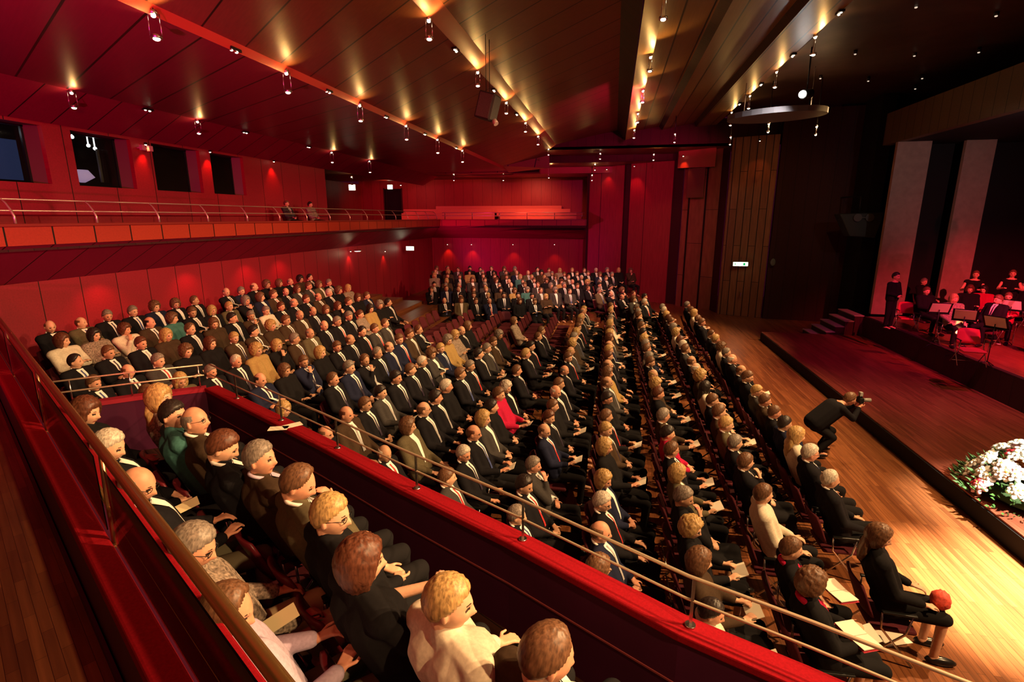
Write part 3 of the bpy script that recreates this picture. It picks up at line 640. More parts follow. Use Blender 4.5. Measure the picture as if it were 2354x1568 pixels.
def shirt_mesh(name, jm, woman=False):
    """white V of the shirt front lying on the jacket, with its collar"""
    bv = BVHTree.FromPolygons([v.co for v in jm.vertices], [p.vertices for p in jm.polygons]); mb = MB()
    def front(y, z, off):
        h = bv.ray_cast(Vector((.6, y, z)), Vector((-1, 0, 0)))[0]
        return Vector(((h.x if h else .06) + off, y, z))
    nz, ny = 14, 6; zt, zb = 1.09, .70; vs = []
    for i in range(nz + 1):
        t = i / nz; z = zt + (zb - zt) * t; hw = .050 * (1 - t) ** .8 + .007
        for j in range(ny + 1): vs.append(front(-hw + 2 * hw * j / ny, z, .007))
    for v in list(vs): pass
    mb.add(vs, [(i * (ny + 1) + j, (i + 1) * (ny + 1) + j, (i + 1) * (ny + 1) + j + 1, i * (ny + 1) + j + 1) for i in range(nz) for j in range(ny)], 0, True)
    ring = [Vector((-.042 - .145 + .062 * math.cos(a), .062 * math.sin(a), 1.098 - .022 * math.cos(a))) for a in [2 * math.pi * k / 20 for k in range(21)]]
    mb.tube(ring, .012, 8, cap=False)
    tie = MB(); vs = []; n = 12
    for i in range(n + 1):
        t = i / n; z = 1.07 + (.70 - 1.07) * t; hw = .010 + .017 * t if i > 0 else .014
        for y in (-hw, 0, hw): vs.append(front(y, z, .013 + (.004 if y == 0 else 0)))
    tie.add(vs, [(i * 3 + j, (i + 1) * 3 + j, (i + 1) * 3 + j + 1, i * 3 + j + 1) for i in range(n) for j in range(2)], 0, True)
    return mb.mesh(name, [SHIRTM]), tie.mesh(name.replace('shirt', 'tie'), [TIES['dark']])
def setm(o, m, slot=0): o.material_slots[slot].link = 'OBJECT'; o.material_slots[slot].material = m
def child(name, me, root, m=None, M=None):
    o = bpy.data.objects.new(name, me); COL.objects.link(o); o.parent = root
    if M is not None: o.matrix_local = M
    if m is not None: setm(o, m)
    return o
HEADT = {0: headM(0, .05), 1: headM(R(16), .0), 2: headM(R(-20), .16)}
LIB = {}
VB, VJ = (.010, .016)
PK = ['lap', 'cross', 'chin', 'thigh', 'paper']
for ps in PK:
    LIB['j', ps] = jacket_mesh('jacket_' + ps, ps, VJ); LIB['s', ps], LIB['t', ps] = shirt_mesh('shirt_' + ps, LIB['j', ps])
    for h in (0, 1, 2): LIB['b', ps, h] = body_mesh('body_%s_%d' % (ps, h), ps, HEADT[h], VB)
LIB['tr'] = trouser_mesh('trousers', .018); LIB['tc'] = trouser_mesh('trousers_crossed', .018, crossed=True); LIB['ts'] = trouser_mesh('skirt', .018, skirt=True)
for cr_ in (0, 1):
    for sd in (-1, 1): LIB['sh', cr_, sd] = shoe_mb(cr_, (sd,)).mesh('shoe', [SHOE])
gmb = MB()
for s in (-1, 1):
    c = [Vector((.094 + .0 * abs(math.cos(a)), s * .031 + .020 * math.cos(a), .006 + .015 * math.sin(a))) for a in [2 * math.pi * k / 12 for k in range(13)]]
    gmb.tube(c, .0022, 6, cap=False); gmb.tube([(.092, s * .051, .010), (.0, s * .080, .008)], .002, 6)
gmb.tube([(.094, -.011, .010), (.098, 0, .012), (.094, .011, .010)], .002, 6)
LIB['gl'] = gmb.mesh('glasses', [BLACKM])
smb = MB(); ring = [Vector((-.03 - .14 + .085 * math.cos(a), .082 * math.sin(a), 1.045 - .035 * math.cos(a))) for a in [2 * math.pi * k / 20 for k in range(21)]]
smb.tube(ring, .026, 10, cap=False); smb.tube([(-.065, .03, 1.0), (.0, .045, .90), (.045, .03, .80)], [.028, .030, .018], 10); LIB['sc'] = smb.mesh('scarf', [CM['m']])
WOMEN = ('bob', 'long', 'curly', 'updo')
def person(pose, h, hc, style, cl, skin=0, tie='dark', tr='tr', lod=0, glasses=False, scarf=None, trm=None, bodyname='person'):
    root = bpy.data.objects.new(bodyname, LIB['b', pose, h]); COL.objects.link(root); setm(root, SKIN[skin])
    child('jacket' if cl in 'sngbo' else 'top', LIB['j', pose], root, CM[cl])
    child('hair', HMESH[style], root, HAIR[hc], HEADT[h])
    if cl in 'sngbo' and not (style in WOMEN and cl == 'b'):
        child('shirt', LIB['s', pose], root, SHIRTM)
        if style not in WOMEN: child('tie', LIB['t', pose], root, TIES[tie])
    if lod < 2: child('trousers' if tr != 'ts' else 'skirt', LIB[tr], root, trm or TROU)
    else: child('trousers', LIB['tr'], root, TROU)
    if lod == 0:
        for sd in (-1, 1): child('shoe', LIB['sh', int(tr == 'tc'), sd], root, SHOE)
    if glasses: child('glasses', LIB['gl'], root, None, HEADT[h])
    if scarf: child('scarf', LIB['sc'], root, scarf)
    return root
# chairs
def zsp(p): return p
def chair_proto(full):
    root = empty('auditorium_chair', (0, 0, 0))
    mb = MB(); nu = 10; vs = []
    for k in range(5):
        z = .46 + .32 * k / 4
        for j in range(nu + 1):
            a = -1 + 2 * j / nu; vs.append((-.215 - .125 * k / 4 + .045 * a * a, a * .225 * (1 - .12 * (k / 4) ** 3), z + .02 * (1 - a * a) * (k == 4)))
    n = len(vs); vs += [(x - .025, y, z) for x, y, z in vs]; fs = []
    W = nu + 1
    for k in range(4):
        for j in range(nu): q = (k * W + j, k * W + j + 1, (k + 1) * W + j + 1, (k + 1) * W + j); fs += [q, tuple(n + i for i in q[::-1])]
    for j in range(nu): fs += [(4 * W + j, 4 * W + j + 1, n + 4 * W + j + 1, n + 4 * W + j), (j + 1, j, n + j, n + j + 1)]
    for k in range(4): fs += [(k * W, (k + 1) * W, n + (k + 1) * W, n + k * W), ((k + 1) * W + nu, k * W + nu, n + k * W + nu, n + (k + 1) * W + nu)]
    mb.add(vs, fs, 0, True); mb.build('backrest', CHAIRRED, root)
    mb = MB(); mb.box((-.20, -.225, .325), (.22, .225, .372)); mb.build('seat', CHAIRRED, root, bevel=.02)
    if full:
        for s in (-1, 1):
            mb = MB(); mb.box((-.14, s * .275 - .018, .575), (.16, s * .275 + .018, .595)); mb.build('armrest', BLACKM, root, bevel=.006)
            mb = MB(); mb.tube([(.20, s * .27, .01), (-.12, s * .27, .40), (-.13, s * .27,   .575)], .011, 8); mb.build('leg', STEEL, root)
            mb = MB(); mb.tube([(-.24, s * .262, .01), (.10, s * .262, .36), (.13, s * .270,   .575)], .011, 8); mb.build('leg', STEEL, root)
        mb = MB(); mb.tube([(-.24, -.262, .04), (-.24, .262, .04)], .009, 8); mb.build('crossbar', STEEL, root)
    else:
        mb = MB()
        for s in (-1, 1): mb.tube([(.20, s * .21, .01), (-.16, s * .21, .33)], .012, 6); mb.tube([(-.22, s * .21, .01), (.14, s * .21, .33)], .012, 6)
        mb.tube([(-.02, -.212, .17), (-.02, .212, .17)], .012, 6)
        mb.build('frame', BLACKM, root)
    return root
# ---- seating plan of the stalls
HEADS = {
 0: "1575,702,g,short,s 1584,712,b,short,s 1600,722,y,bob,w 1613,743,b,short,s 1623,763,b,bald,s 1640,769,b,receding,s 1657,797,b,curly,w 1697,828,w,bald,s 1706,857,b,bald,s 1728,871,b,short,s 1738,895,y,short,g 1757,918,b,short,b 1772,947,b,short,s,thigh 1812,982,d,short,n,chin 1840,1008,y,long,w 1872,1046,w,short,s,lap 1917,1101,w,receding,s,thigh 2037,1238,b,long,k,thigh",
 1: "1522,705,g,short,s 1531,722,y,bob,b 1545,742,b,short,n 1557,763,y,curly,w 1568,780,r,short,s 1580,805,b,receding,g 1592,830,b,bald,s 1601,852,w,bald,s 1614,868,y,curly,b 1623,888,d,long,w 1647,920,b,short,s 1660,952,b,short,b 1674,980,y,short,o 1692,1017,g,short,s 1712,1062,b,short,s,chin 1750,1138,b,short,w,thigh 1833,1258,b,short,k,lap,scarf 1852,1345,b,curly,k,paper,scarf",
 2: "1457,705,g,short,s 1466,727,b,short,s 1478,752,b,short,g 1500,790,g,short,s,lap,glasses 1490,832,b,short,s 1500,858,y,bald,s 1514,882,y,curly,b 1518,908,r,short,k 1535,958,g,short,b,paper,glasses 1533,1000,d,short,m 1550,1032,b,short,s,paper,glasses 1564,1085,y,bob,o,paper 1576,1150,g,short,k,chin 1590,1212,y,curly,k,paper 1601,1293,b,bob,b,paper 1634,1400,d,short,w,paper",
 3: "1400,705,b,short,s 1403,730,g,short,s 1397,765,y,bob,b 1398,792,b,bald,n 1402,820,r,short,s 1404,842,b,bald,s 1391,880,b,bald,g 1388,912,d,short,k,lap,glasses 1391,958,b,short,s 1386,985,y,short,b 1398,1003,g,short,g 1388,1028,y,bob,k,paper 1371,1110,y,bob,n 1361,1152,w,short,s,thigh,glasses 1366,1232,b,bald,n,lap 1357,1305,b,bob,k,paper",
 4: "1342,712,y,bob,g 1332,752,b,short,s 1314,790,y,curly,b 1306,822,b,short,s 1298,848,g,bald,s 1281,885,b,short,s 1270,907,w,bald,s 1262,935,b,short,k 1252,957,r,short,s 1250,987,b,bald,n,paper 1228,1064,g,short,g,chin 1208,1122,d,short,s,lap 1186,1178,g,short,s,lap",
 5: "1205,850,b,short,s 1160,888,w,curly,s 1141,915,b,short,m 1136,940,d,short,k 1117,975,y,bob,g 1099,1002,r,bald,s 1072,1040,w,short,s,thigh 1048,1098,b,short,g,lap",
 6: "1150,785,b,short,b 1085,862,b,short,s 1064,895,w,short,k 1027,925,d,short,s 997,947,b,bald,s,thigh 968,985,b,bob,o 941,1018,d,short,s 918,1042,w,bald,s",
 7: "1010,852,b,short,s 932,905,d,short,g 906,935,b,short,s 870,962,r,bald,b 822,1000,b,bald,s",
 8: "875,878,b,receding,s,thigh 815,925,d,short,t 765,945,y,bob,k"}
rng = random.Random(11)
plan = []   # (k, y, hair, style, cloth, pose, extra)
def minY(X): return max((2.95 - NN.x * X) / NN.y, -9) if X > -5.6 else max(5.6, (1.0 - NN.x * X) / NN.y)
def maxY(k): return {0: 19.4, 1: 19.4, 2: 19.2, 3: 19.2, 4: 18.6, 5: 15.2, 6: 14.8, 7: 14.2, 8: 13.6, 9: 13.8, 10: 14.3, 11: 14.8, 12: 15.4, 13: 15.8, 14: 16.2}[k]
def rand_look():
    hs = rng.choices(['short', 'receding', 'bald', 'bob', 'curly', 'long', 'updo'], [34, 14, 14, 14, 10, 5, 3])[0]
    hc = rng.choices('bdgwyr', [36, 16, 28, 7, 8, 6])[0]
    if hs in WOMEN: hc = rng.choice('byyrbgd'); cl = rng.choice('kkkwbmgobptyksnpks')
    else: cl = rng.choices('sngbowl', [66, 10, 9, 8, 3, 1.5, 0])[0]
    return hc, hs, cl, rng.choices(PK, [40, 14, 8, 24, 14])[0]
empties = []
for k in range(15):
    X = ROWX[k]; zf = zfloor(k); ys = []
    for t in HEADS.get(k, '').split():
        q = t.split(','); p = atz(float(q[0]), float(q[1]), zf + 1.205); ys.append((p.y, q[2], q[3], q[4], q[5] if len(q) > 5 else rng.choice(['lap', 'lap', 'thigh', 'paper']), q[6] if len(q) > 6 else ''))
    ys.sort(); y_lo, y_hi = minY(X), maxY(k); out = []; last = None
    def fill(a, b, occ=.965):
        n = int((b - a) / .56)
        if n < 1: return
        st = (b - a) / n
        for i in range(n):
            y = a + (i + .5) * st + rng.uniform(-.04, .04)
            far = (k in (5, 6, 7, 8, 9) and y > 12.2)
            if rng.random() < (occ if not far else .42): out.append((y, *rand_look(), ''))
            else: empties.append((X, y, zf, k))
    if ys:
        if k >= 3: fill(y_lo, ys[0][0] - .29, .97)
        for i, s in enumerate(ys):
            if out and s[0] - out[-1][0] < .40: continue
            out.append(s)
            if i + 1 < len(ys) and ys[i + 1][0] - s[0] > 1.0 and not (k == 0 and s[0] < 5.5): fill(s[0] + .29, ys[i + 1][0] - .29)
        fill(ys[-1][0] + .29, y_hi)
    else: fill(y_lo, y_hi)
    if k in (4, 5, 6, 7, 8, 9):
        y = y_hi + .3
        while y < 18.6 - max(0, k - 5) * .6: empties.append((X, y, zf, k)); y += .58
    out.sort()
    for i in range(1, len(out)):
        if out[i][0] - out[i - 1][0] < .555: out[i] = (out[i - 1][0] + .555, *out[i][1:])
    for i, s in enumerate(out): plan.append(dict(X=X, y=s[0], z=zf, k=k, i=i + 1, look=s[1:5], ex=s[5], rz=rng.uniform(-.12, .08)))
# block of seats on the far side, turned towards the aisle and the camera
fb_rows = []
for r in range(8):
    yb = 18.6 + r * .93; x0, x1 = -6.3 - .28 * r + (.2 if r < 2 else -.4), -2.4 + .47 * r
    n = int((x1 - x0) / .56); zf = .06 + .075 * r
    for i in range(n + 1):
        x = x0 + i * .56 + rng.uniform(-.04, .04); y = yb + (x - x0) * .10
        if rng.random() < .88: plan.append(dict(X=x, y=y, z=zf, k=20 + r, i=i + 1, look=rand_look(), ex='', rz=R(-62) + rng.uniform(-.15, .15)))
        else: empties.append((x, y, zf, 20 + r))
    mb = MB(); mb.box((x0 - .6, yb - .45, 0), (x1 + .6, yb + .48 + (1.2 if r == 7 else 0), zf)); struct('floor', mb, FLOOR)
for i in range(12):
    c = atz(1352 + (i % 6) * 26, 648 + (i % 6) * 7 + (i // 6) * 14, 1.45 - .1 * (i // 6)); plan.append(dict(X=c.x, y=c.y, z=.25 - .1 * (i // 6), k=30 + i // 6, i=i % 6 + 1, look=rand_look(), ex='', rz=R(-35)))
for zz, yy in ((.25, 0), (.15, 1)):
    pp = [p for p in plan if p['k'] == 30 + yy]; mb = MB(); mb.prism([(pp[0]['X'] - .5, pp[0]['y'] + .5), (pp[0]['X'] - .4, pp[0]['y'] - .6), (pp[-1]['X'] + .7, pp[-1]['y'] - .6), (pp[-1]['X'] + .7, pp[-1]['y'] + .5)], 0, zz); struct('floor', mb, FLOOR)
for p in plan: p['d'] = depth((p['X'], p['y'], p['z'] + 1))
plan.sort(key=lambda p: p['d'])
print('audience', len(plan), 'empty', len(empties))
near, rest = plan[:272], plan[272:]
def rowname(p):
    k = p['k']
    if k < 20: return '%s row from stage, %s from near end' % (ORD[k + 1], ORD[p['i']])
    if k < 30: return 'far side block, %s row, %s from left' % (ORD[k - 19], ORD[p['i']])
    return 'right of far block, %s row, %s from left' % (ORD[k - 29], ORD[p['i']])
HS = {'short': 'short', 'receding': 'receding', 'bald': 'balding', 'bob': 'bobbed', 'long': 'long', 'curly': 'curly', 'updo': 'pinned-up'}
CARD = MB(); CARD.box((-.075, -.105, 0), (.075, .105, .004)); CARDM = CARD.mesh('programme', [PAPER]); ncard = 0
def make(p):
    hc, hs, cl, ps = p['look']; lod = 0 if p['d'] < 8 else (1 if p['d'] < 13 else 2)
    h = rng.choice([0, 0, 1, 2]) if hs != 'updo' else 0
    tr = 'tr'
    if lod == 0: tr = rng.choice(['tr', 'tr', 'tc']) if hs not in WOMEN else rng.choice(['tr', 'ts'])
    if ps == 'paper' or ps == 'lap': tr = 'tr' if tr == 'tc' else tr
    o = person(ps, h, hc, hs, cl, rng.choice([0, 0, 1, 2]), rng.choice(['dark', 'dark', 'blue', 'red', 'grey']), tr, lod, p['ex'] == 'glasses' or (lod == 0 and rng.random() < .25), CM['m'] if p['ex'] == 'scarf' else None)
    s = rng.uniform(.95, 1.04); o.scale = (s, s, s); o.location = (p['X'] + HX * math.cos(p['rz']), p['y'] + HX * math.sin(p['rz']), p['z'] + (.405 * (1 - s))); o.rotation_euler.z = p['rz']; return o
for p in near:
    o = make(p); p['o'] = o; hc, hs, cl, ps = p['look']
    tag(o, 'person, %s %s hair, %s, %s' % (HS[hs], HNAME[hc], CNAME[cl], rowname(p)), 'person', 'audience seated in the hall')
    if ps == 'paper' and p['d'] < 14:
        q = Matrix.Rotation(p['rz'], 4, 'Z') @ Vector((.345 + HX, 0, .735)); c = bpy.data.objects.new('programme', CARDM); COL.objects.link(c)
        c.location = (p['X'] + q.x, p['y'] + q.y, p['z'] + .755); c.rotation_euler = (0, R(-28), p['rz'])
        tag(c, 'open programme held by the person in %s row, %s from near end' % (ORD[p['k'] + 1] if p['k'] < 20 else 'far', ORD[p['i']]), 'programme', 'programmes held in the audience')
# everyone beyond those, as one object
def merge(objs, name):
    V = []; Fl = []; MI = []; mats = []; k = 0
    for o, M in objs:
        me = o.data; n = len(me.vertices); co = np.empty(n * 3); me.vertices.foreach_get('co', co); co = co.reshape(-1, 3)
        A = np.array(M)[:3]; V.append(co @ A[:, :3].T + A[:, 3]); 
        ls = np.empty(len(me.loops), dtype=np.int64); me.loops.foreach_get('vertex_index', ls); lt = np.empty(len(me.polygons), dtype=np.int64); me.polygons.foreach_get('loop_total', lt)
        mi = np.empty(len(me.polygons), dtype=np.int64); me.polygons.foreach_get('material_index', mi)
        idx = []
        for sl in o.material_slots:
            if sl.material not in mats: mats.append(sl.material)
            idx.append(mats.index(sl.material))
        Fl.append((ls + k, lt)); MI.append(np.array(idx)[mi]); k += n
    me = bpy.data.meshes.new(name); V = np.concatenate(V); ls = np.concatenate([f[0] for f in Fl]); lt = np.concatenate([f[1] for f in Fl]); MI = np.concatenate(MI)
    me.vertices.add(len(V)); me.vertices.foreach_set('co', V.ravel()); me.loops.add(len(ls)); me.loops.foreach_set('vertex_index', ls)
    me.polygons.add(len(lt)); me.polygons.foreach_set('loop_start', np.concatenate([[0], np.cumsum(lt)[:-1]])); me.polygons.foreach_set('loop_total', lt)
    for m in mats: me.materials.append(m)
    me.polygons.foreach_set('material_index', MI); me.polygons.foreach_set('use_smooth', [True] * len(lt)); me.update(); me.validate()
    o = bpy.data.objects.new(name, me); COL.objects.link(o); return o
# lighter meshes for that mass
hi = {k: LIB[k] for k in LIB}
for ps in PK:
    LIB['j', ps] = jacket_mesh('far_jacket_' + ps, ps, .03)
    for h in (0, 1, 2): LIB['b', ps, h] = body_mesh('far_body_%s_%d' % (ps, h), ps, HEADT[h], .019)
LIB['tr'] = trouser_mesh('far_trousers', .035)
def tmp_merge(items, mk, name):
    L = []; roots = []
    for p in items:
        r = mk(p); roots.append(r)
        RM = Matrix.LocRotScale(r.location, r.rotation_euler, r.scale)
        if r.type == 'MESH': L.append((r, RM))
        for c in r.children: L.append((c, RM @ c.matrix_parent_inverse @ Matrix.LocRotScale(c.location, c.rotation_euler, c.scale)))
    o = merge(L, name)
    for r in roots:
        for c in list(r.children): bpy.data.objects.remove(c)
        bpy.data.objects.remove(r)
    return o
if rest:
    o = tmp_merge(rest, make, 'distant_audience')
    tag(o, 'the small distant audience members filling the farthest seats', 'people', None, 'stuff')
LIB.update(hi)
# ---- chairs
seats = [(p['X'], p['y'], p['z'], p['k'], p['rz'], 1, p['i']) for p in plan] + [(x, y, z, k, 0 if k < 20 else R(-62), 0, 0) for x, y, z, k in empties]
seats.sort(key=lambda s: depth((s[0], s[1], s[2] + .6)) - (3 if not s[5] else 0))
full = chair_proto(True); lite = chair_proto(False); uf = ul = False
NCH = 272
def place(proto, first, s):
    o = proto if first else copy_tree(proto); o.location = (s[0] + (HX - .02) * math.cos(s[4]), s[1] + HX * math.sin(s[4]), s[2]); o.rotation_euler.z = s[4] * .6 if s[3] < 20 else s[4]; return o
rown = {}
for s in seats[:NCH]:
    d = depth((s[0], s[1], s[2] + .6))
    if d < 7.2: o = place(full, not uf, s); uf = True
    else: o = place(lite, not ul, s); ul = True
    k = s[3]; rn = ('%s row from the stage' % ORD[k + 1]) if k < 20 else 'the far side block'
    if s[5]: lab = 'dark red chair under the person seated %s in %s' % (ORD[s[6]] if s[6] < len(ORD) else 'far', rn if k < 20 else 'far side row ' + ORD[k - 19] if k < 30 else 'row beside far block ' + ORD[k - 29])
    else:
        rown[k] = rown.get(k, 0) + 1; lab = 'empty dark red chair, %s of the empty ones in %s' % (ORD[rown[k]], rn if k < 20 else 'far side row ' + ORD[k - 19])
    tag(o, lab, 'chair', 'auditorium chairs')
far_seats = seats[NCH:]
if far_seats:
    tmpl = lite
    o = tmp_merge(far_seats, lambda s: place(lite, False, s), 'distant_chairs')
    tag(o, 'the distant dark red chairs under the farthest audience', 'chairs', None, 'stuff')
# ================================================================ LIGHT FITTINGS
GLOWC = mat('pendant_lens', (1, .85, .6), .3, emit=(1, .80, .55), es=16)
fold_x = {'A': A0, 'B': ((P['B0'][0] + P['B1'][0]) / 2, 6.76), 'C': (P['C0'][0], 7.36), 'D': (P['D2'][0] - .05, 7.68), 'E': (P['E'][0], 8.15)}
PEND = {'A': [(165, 195, 240), (455, 272, 305), (763, 352, 372), (850, 376, 395)],
        'B': [(355, 22, 85), (660, 168, 210), (828, 246, 276), (934, 292, 319), (1006, 329, 350), (1063, 352, 371)],
        'C': [(985, 2, 58), (1098, 140, 183), (1164, 222, 252), (1208, 270, 300), (1237, 307, 331)],
        'D': [(1507, -20, 43), (1484, 126, 162), (1468, 205, 234), (1458, 258, 280), (1450, 296, 316)],
        'E': [(1872, 82, 124), (1783, 168, 199), (1722, 226, 248), (1680, 264, 287)]}
WHERE = {'A': 'on the fold above the gallery windows', 'B': 'on the red fold left of mid ceiling', 'C': 'on the gold fold in mid ceiling', 'D': 'on the bright strip right of mid ceiling', 'E': 'on the fold beside the dark stage ceiling'}
bpy.context.view_layer.update(); DG = bpy.context.evaluated_depsgraph_get()
def above(p, default=.2):
    h = sc.ray_cast(DG, Vector(p) + Vector((0, 0, .002)), Vector((0, 0, 1)), distance=4); return (h[1].z - p[2]) if h[0] else default
def pendant(top, L, label, group, en=0, wid=.055):
    root = empty('pendant_lamp', top, 0, label, 'lamp', group)
    mb = MB(); mb.tube([(0, 0, 0), (0, 0, -.05)], .045, 12); mb.build('ceiling_cup', STEEL, root)
    g = above(top, 0)
    if g > .03: mb = MB(); mb.tube([(0, 0, -.01), (0, 0, g + .01)], .012, 8); mb.build('stem', BLACKM, root)
    mb = MB(); mb.ell((0, 0, -.065), (.028, .028, .02), nu=10, nv=6); mb.build('upper_lens', GLOWC, root)
    for s in (-1, 1): mb = MB(); mb.tube([(s * wid * .6, s * wid, -.03), (s * wid * .6, s * wid, -L)], .006, 6); mb.build('rod', STEEL, root)
    mb = MB(); mb.tube([(0, 0, -L + .02), (0, 0, -L - .02)], wid + .012, 14); mb.build('ring', STEEL, root)
    mb = MB(); mb.ell((0, 0, -L - .02), (wid * .75, wid * .75, .022), nu=10, nv=6); mb.build('lower_lens', GLOWC, root)
    if en:
        l = lamp('SPOT', Vector(top) + Vector((.13, -.04, -.13)), en, GOLD, Vector(top) + Vector((.10, -.8, .6)), .02, 150, .7)
    return root
for f, lst in PEND.items():
    X, Z = fold_x[f]
    for i, (px, pt, pb) in enumerate(lst):
        y = atx(px, (pt + pb) / 2, X).y if f != 'D' else None
        if f == 'D': y = (3.6, 8.0, 12.0, 16.4, 23.5)[i]; y = atz(px, pt, Z).y
        y = min(max(y, 1.5), 27.5 if f in 'AB' else 24.8); L = max(.30, min(.60, Z - aty(px, pb, y).z))
        en = {'A': 6, 'B': 10, 'C': 20, 'D': 22, 'E': 24}[f]
        pendant((X, y, Z), L, 'small double-rod pendant lamp %s, %s from the front' % (WHERE[f], ORD[i + 1]), 'pendant lamps under the ceiling', en)
FARP = [(1261, 340, 352, 25.0), (1380, 350, 361, 26.0), (1503, 352, 367, 25.4), (1552, 305, 326, 22), (1680, 312, 331, 22), (1768, 281, 300, 19), (1878, 287, 303, 19), (1043, 398, 414, 29.0), (1127, 373, 388, 27.8),
        (1157, 396, 414, 29.2), (1262, 378, 408, 28.4), (1368, 375, 390, 28.4), (1361, 400, 414, 29.5), (920, 400, 425, 28.5), (808, 404, 425, 25)]
for i, (px, pt, pb, Y) in enumerate(FARP):
    t = aty(px, pt, Y); b = aty(px, pb, Y); pendant((t.x, Y, t.z), max(.28, t.z - b.z), 'tiny pendant lamp near the far wall, %s counted by nearness' % ORD[i + 1], 'pendant lamps near the far wall', 6 if i % 2 == 0 else 0, .04)
DOTS = [('A', 340, 241), ('A', 565, 297), ('A', 711, 337), ('B', 541, 108), ('B', 757, 210), ('B', 889, 271), ('B', 978, 312), ('B', 1050, 345), ('C', 1050, 80), ('C', 1138, 187), ('C', 1190, 250), ('D', 1496, 70), ('E', 1935, 30), ('E', 1826, 131), ('E', 1752, 198), ('E', 1702, 243)]
for i, (f, px, py) in enumerate(DOTS):
    X, Z = fold_x[f]; y = min(atx(px, py, X).y if f != 'D' else 6, 27); root = empty('recessed_spot', (X - .03, y, Z - .02), 0, 'recessed black twin spot %s, %s from the front' % (WHERE[f], ORD[[d[0] for d in DOTS[:i + 1]].count(f)]), 'lamp', 'recessed ceiling spots')
    mb = MB(); mb.box((-.05, -.11, -.03), (.05, .11, .01)); mb.build('housing', BLACKM, root)
    for s in (-1, 1): mb = MB(); mb.ell((0, s * .055, -.035), (.024, .024, .014), nu=10, nv=6); mb.build('lens', GLOWC if s > 0 else mat('lens_dim', (1, .9, .7), .4, emit=(1, .8, .6), es=3), root)
# wall washers: little fittings that throw a cone of red light down the walls
def washer(px, py, plane, v, en, col, label, nrm):
    p = atx(px, py, v) if plane == 'x' else aty(px, py, v); p = Vector(p) + Vector(nrm) * .12
    mb = MB(); mb.tube([p + Vector((0, 0, .05)), p], .035, 10, 0); mb.ell(p, (.026, .026, .014), nu=8, nv=5, mi=1); tag(mb.build('wall_spot', [BLACKM, GLOWC]), label, 'lamp', 'small wall spots')
    lamp('SPOT', p + Vector(nrm) * .04 + Vector((0, 0, -.03)), en, col, p + Vector((0, 0, -1)) - Vector(nrm) * .10, .02, 75, .7)
washer(622, 372, 'x', XG, 45, (1, .06, .02), 'small wall spot right of the fourth gallery window', (1, 0, 0))
washer(474, 350, 'x', XG, 45, (1, .06, .02), 'small wall spot between the third and fourth gallery windows', (1, 0, 0))
washer(325, 333, 'x', XG, 45, (1, .06, .02), 'small wall spot between the second and third gallery windows', (1, 0, 0))
washer(1458, 383, 'y', 28.3, 70, (1, .03, .06), 'small spot high on the second crimson bay of the far wall', (0, -1, 0))
washer(1395, 390, 'y', 29.6, 40, (1, .03, .04), 'small spot high on the first crimson bay of the far wall', (0, -1, 0))
washer(1570, 360, 'y', 26.5, 40, (1, .12, .03), 'small spot above the brown panel of the far wall', (0, -1, 0))
washer(1745, 325, 'y', 24.1, 25, (1, .25, .08), 'small spot above the door bay with the exit sign', (0, -1, 0))
for i, px in enumerate((1030, 1085, 1180, 1275)): washer(px, 562, 'y', 31.35, 60, (1, .07, .02), 'low wall spot under the far gallery, %s from the left' % ORD[i + 1], (0, -1, 0))
for i, px in enumerate((880, 800)): washer(px, 578, 'x', XW, 40, (1, .10, .03), 'low wall spot under the rear gallery, %s from the corner' % ORD[i + 1], (1, 0, 0))
for i, px in enumerate((560, 420, 640, 210)): lamp('SPOT', (XW + .5, atx(px, 600, XW).y, 3.15), 45, RED, (XW + .1, atx(px, 600, XW).y, 1.2), .03, 110, .8)
mb = MB(); c = atx(324, 341, XG) + Vector((.15, 0, 0))
for k in (-1, 1): mb.box((c.x - .04, c.y + k * .10 - .05, c.z - .06), (c.x + .04, c.y + k * .10 + .05, c.z + .06))
mb.box((c.x - .14, c.y - .12, c.z - .01), (c.x - .04, c.y + .12, c.z + .01)); tag(mb.build('wall_fitting', mat('fitting_pink', (.6, .3, .28), .4)), 'pair of small pale speakers between the second and third gallery windows', 'speaker')

# signs and lit boxes
def sign(px, py, Y, w_, h_, m, label, text=None):
    p = aty(px, py, Y); root = empty('exit_sign', p, 0, label, 'sign')
    mb = MB(); mb.box((-w_ / 2 - .015, -.03, -h_ / 2 - .015), (w_ / 2 + .015, .03, h_ / 2 + .015)); mb.build('housing', mat('sign_case', (.3, .35, .3), .5), root)
    mb = MB(); mb.box((-w_ / 2, -.036, -h_ / 2), (w_ / 2, -.03, h_ / 2)); mb.build('lit_face', m, root)
    mb = MB(); mb.tube([(0, 0, h_ / 2), (0, 0, max(h_ / 2 + .05, above(p, .3) + .01))], .008, 6); mb.build('hanger', BLACKM, root)
    lamp('POINT', p + Vector((0, -.12, 0)), 0.7, (.7, 1, .55), None, .01); return root
r = sign(1702, 607, 24.35, .60, .16, SIGNW, 'wide lit emergency exit sign on the brown door bay')
mb = MB(); mb.box((-.20, -.042, -.012), (.02, -.037, .012)); mb.add([(-.20, -.042, -.05), (-.20, -.042, .05), (-.27, -.042, 0)], [(0, 1, 2)]); mb.box((.10, -.042, -.055), (.20, -.037, .055)); mb.build('arrow_marking', SIGNG, r)
sign(943, 571, 26.5, .42, .20, SIGNWARM, 'white lit sign hanging under the far gallery edge')
sign(810, 431, 25.2, .34, .26, SIGNWARM, 'white lit sign hanging on the left above the far gallery')
sign(897, 430, 32.96, .34, .26, SIGNW, 'white lit sign above the dark doorway of the far gallery')
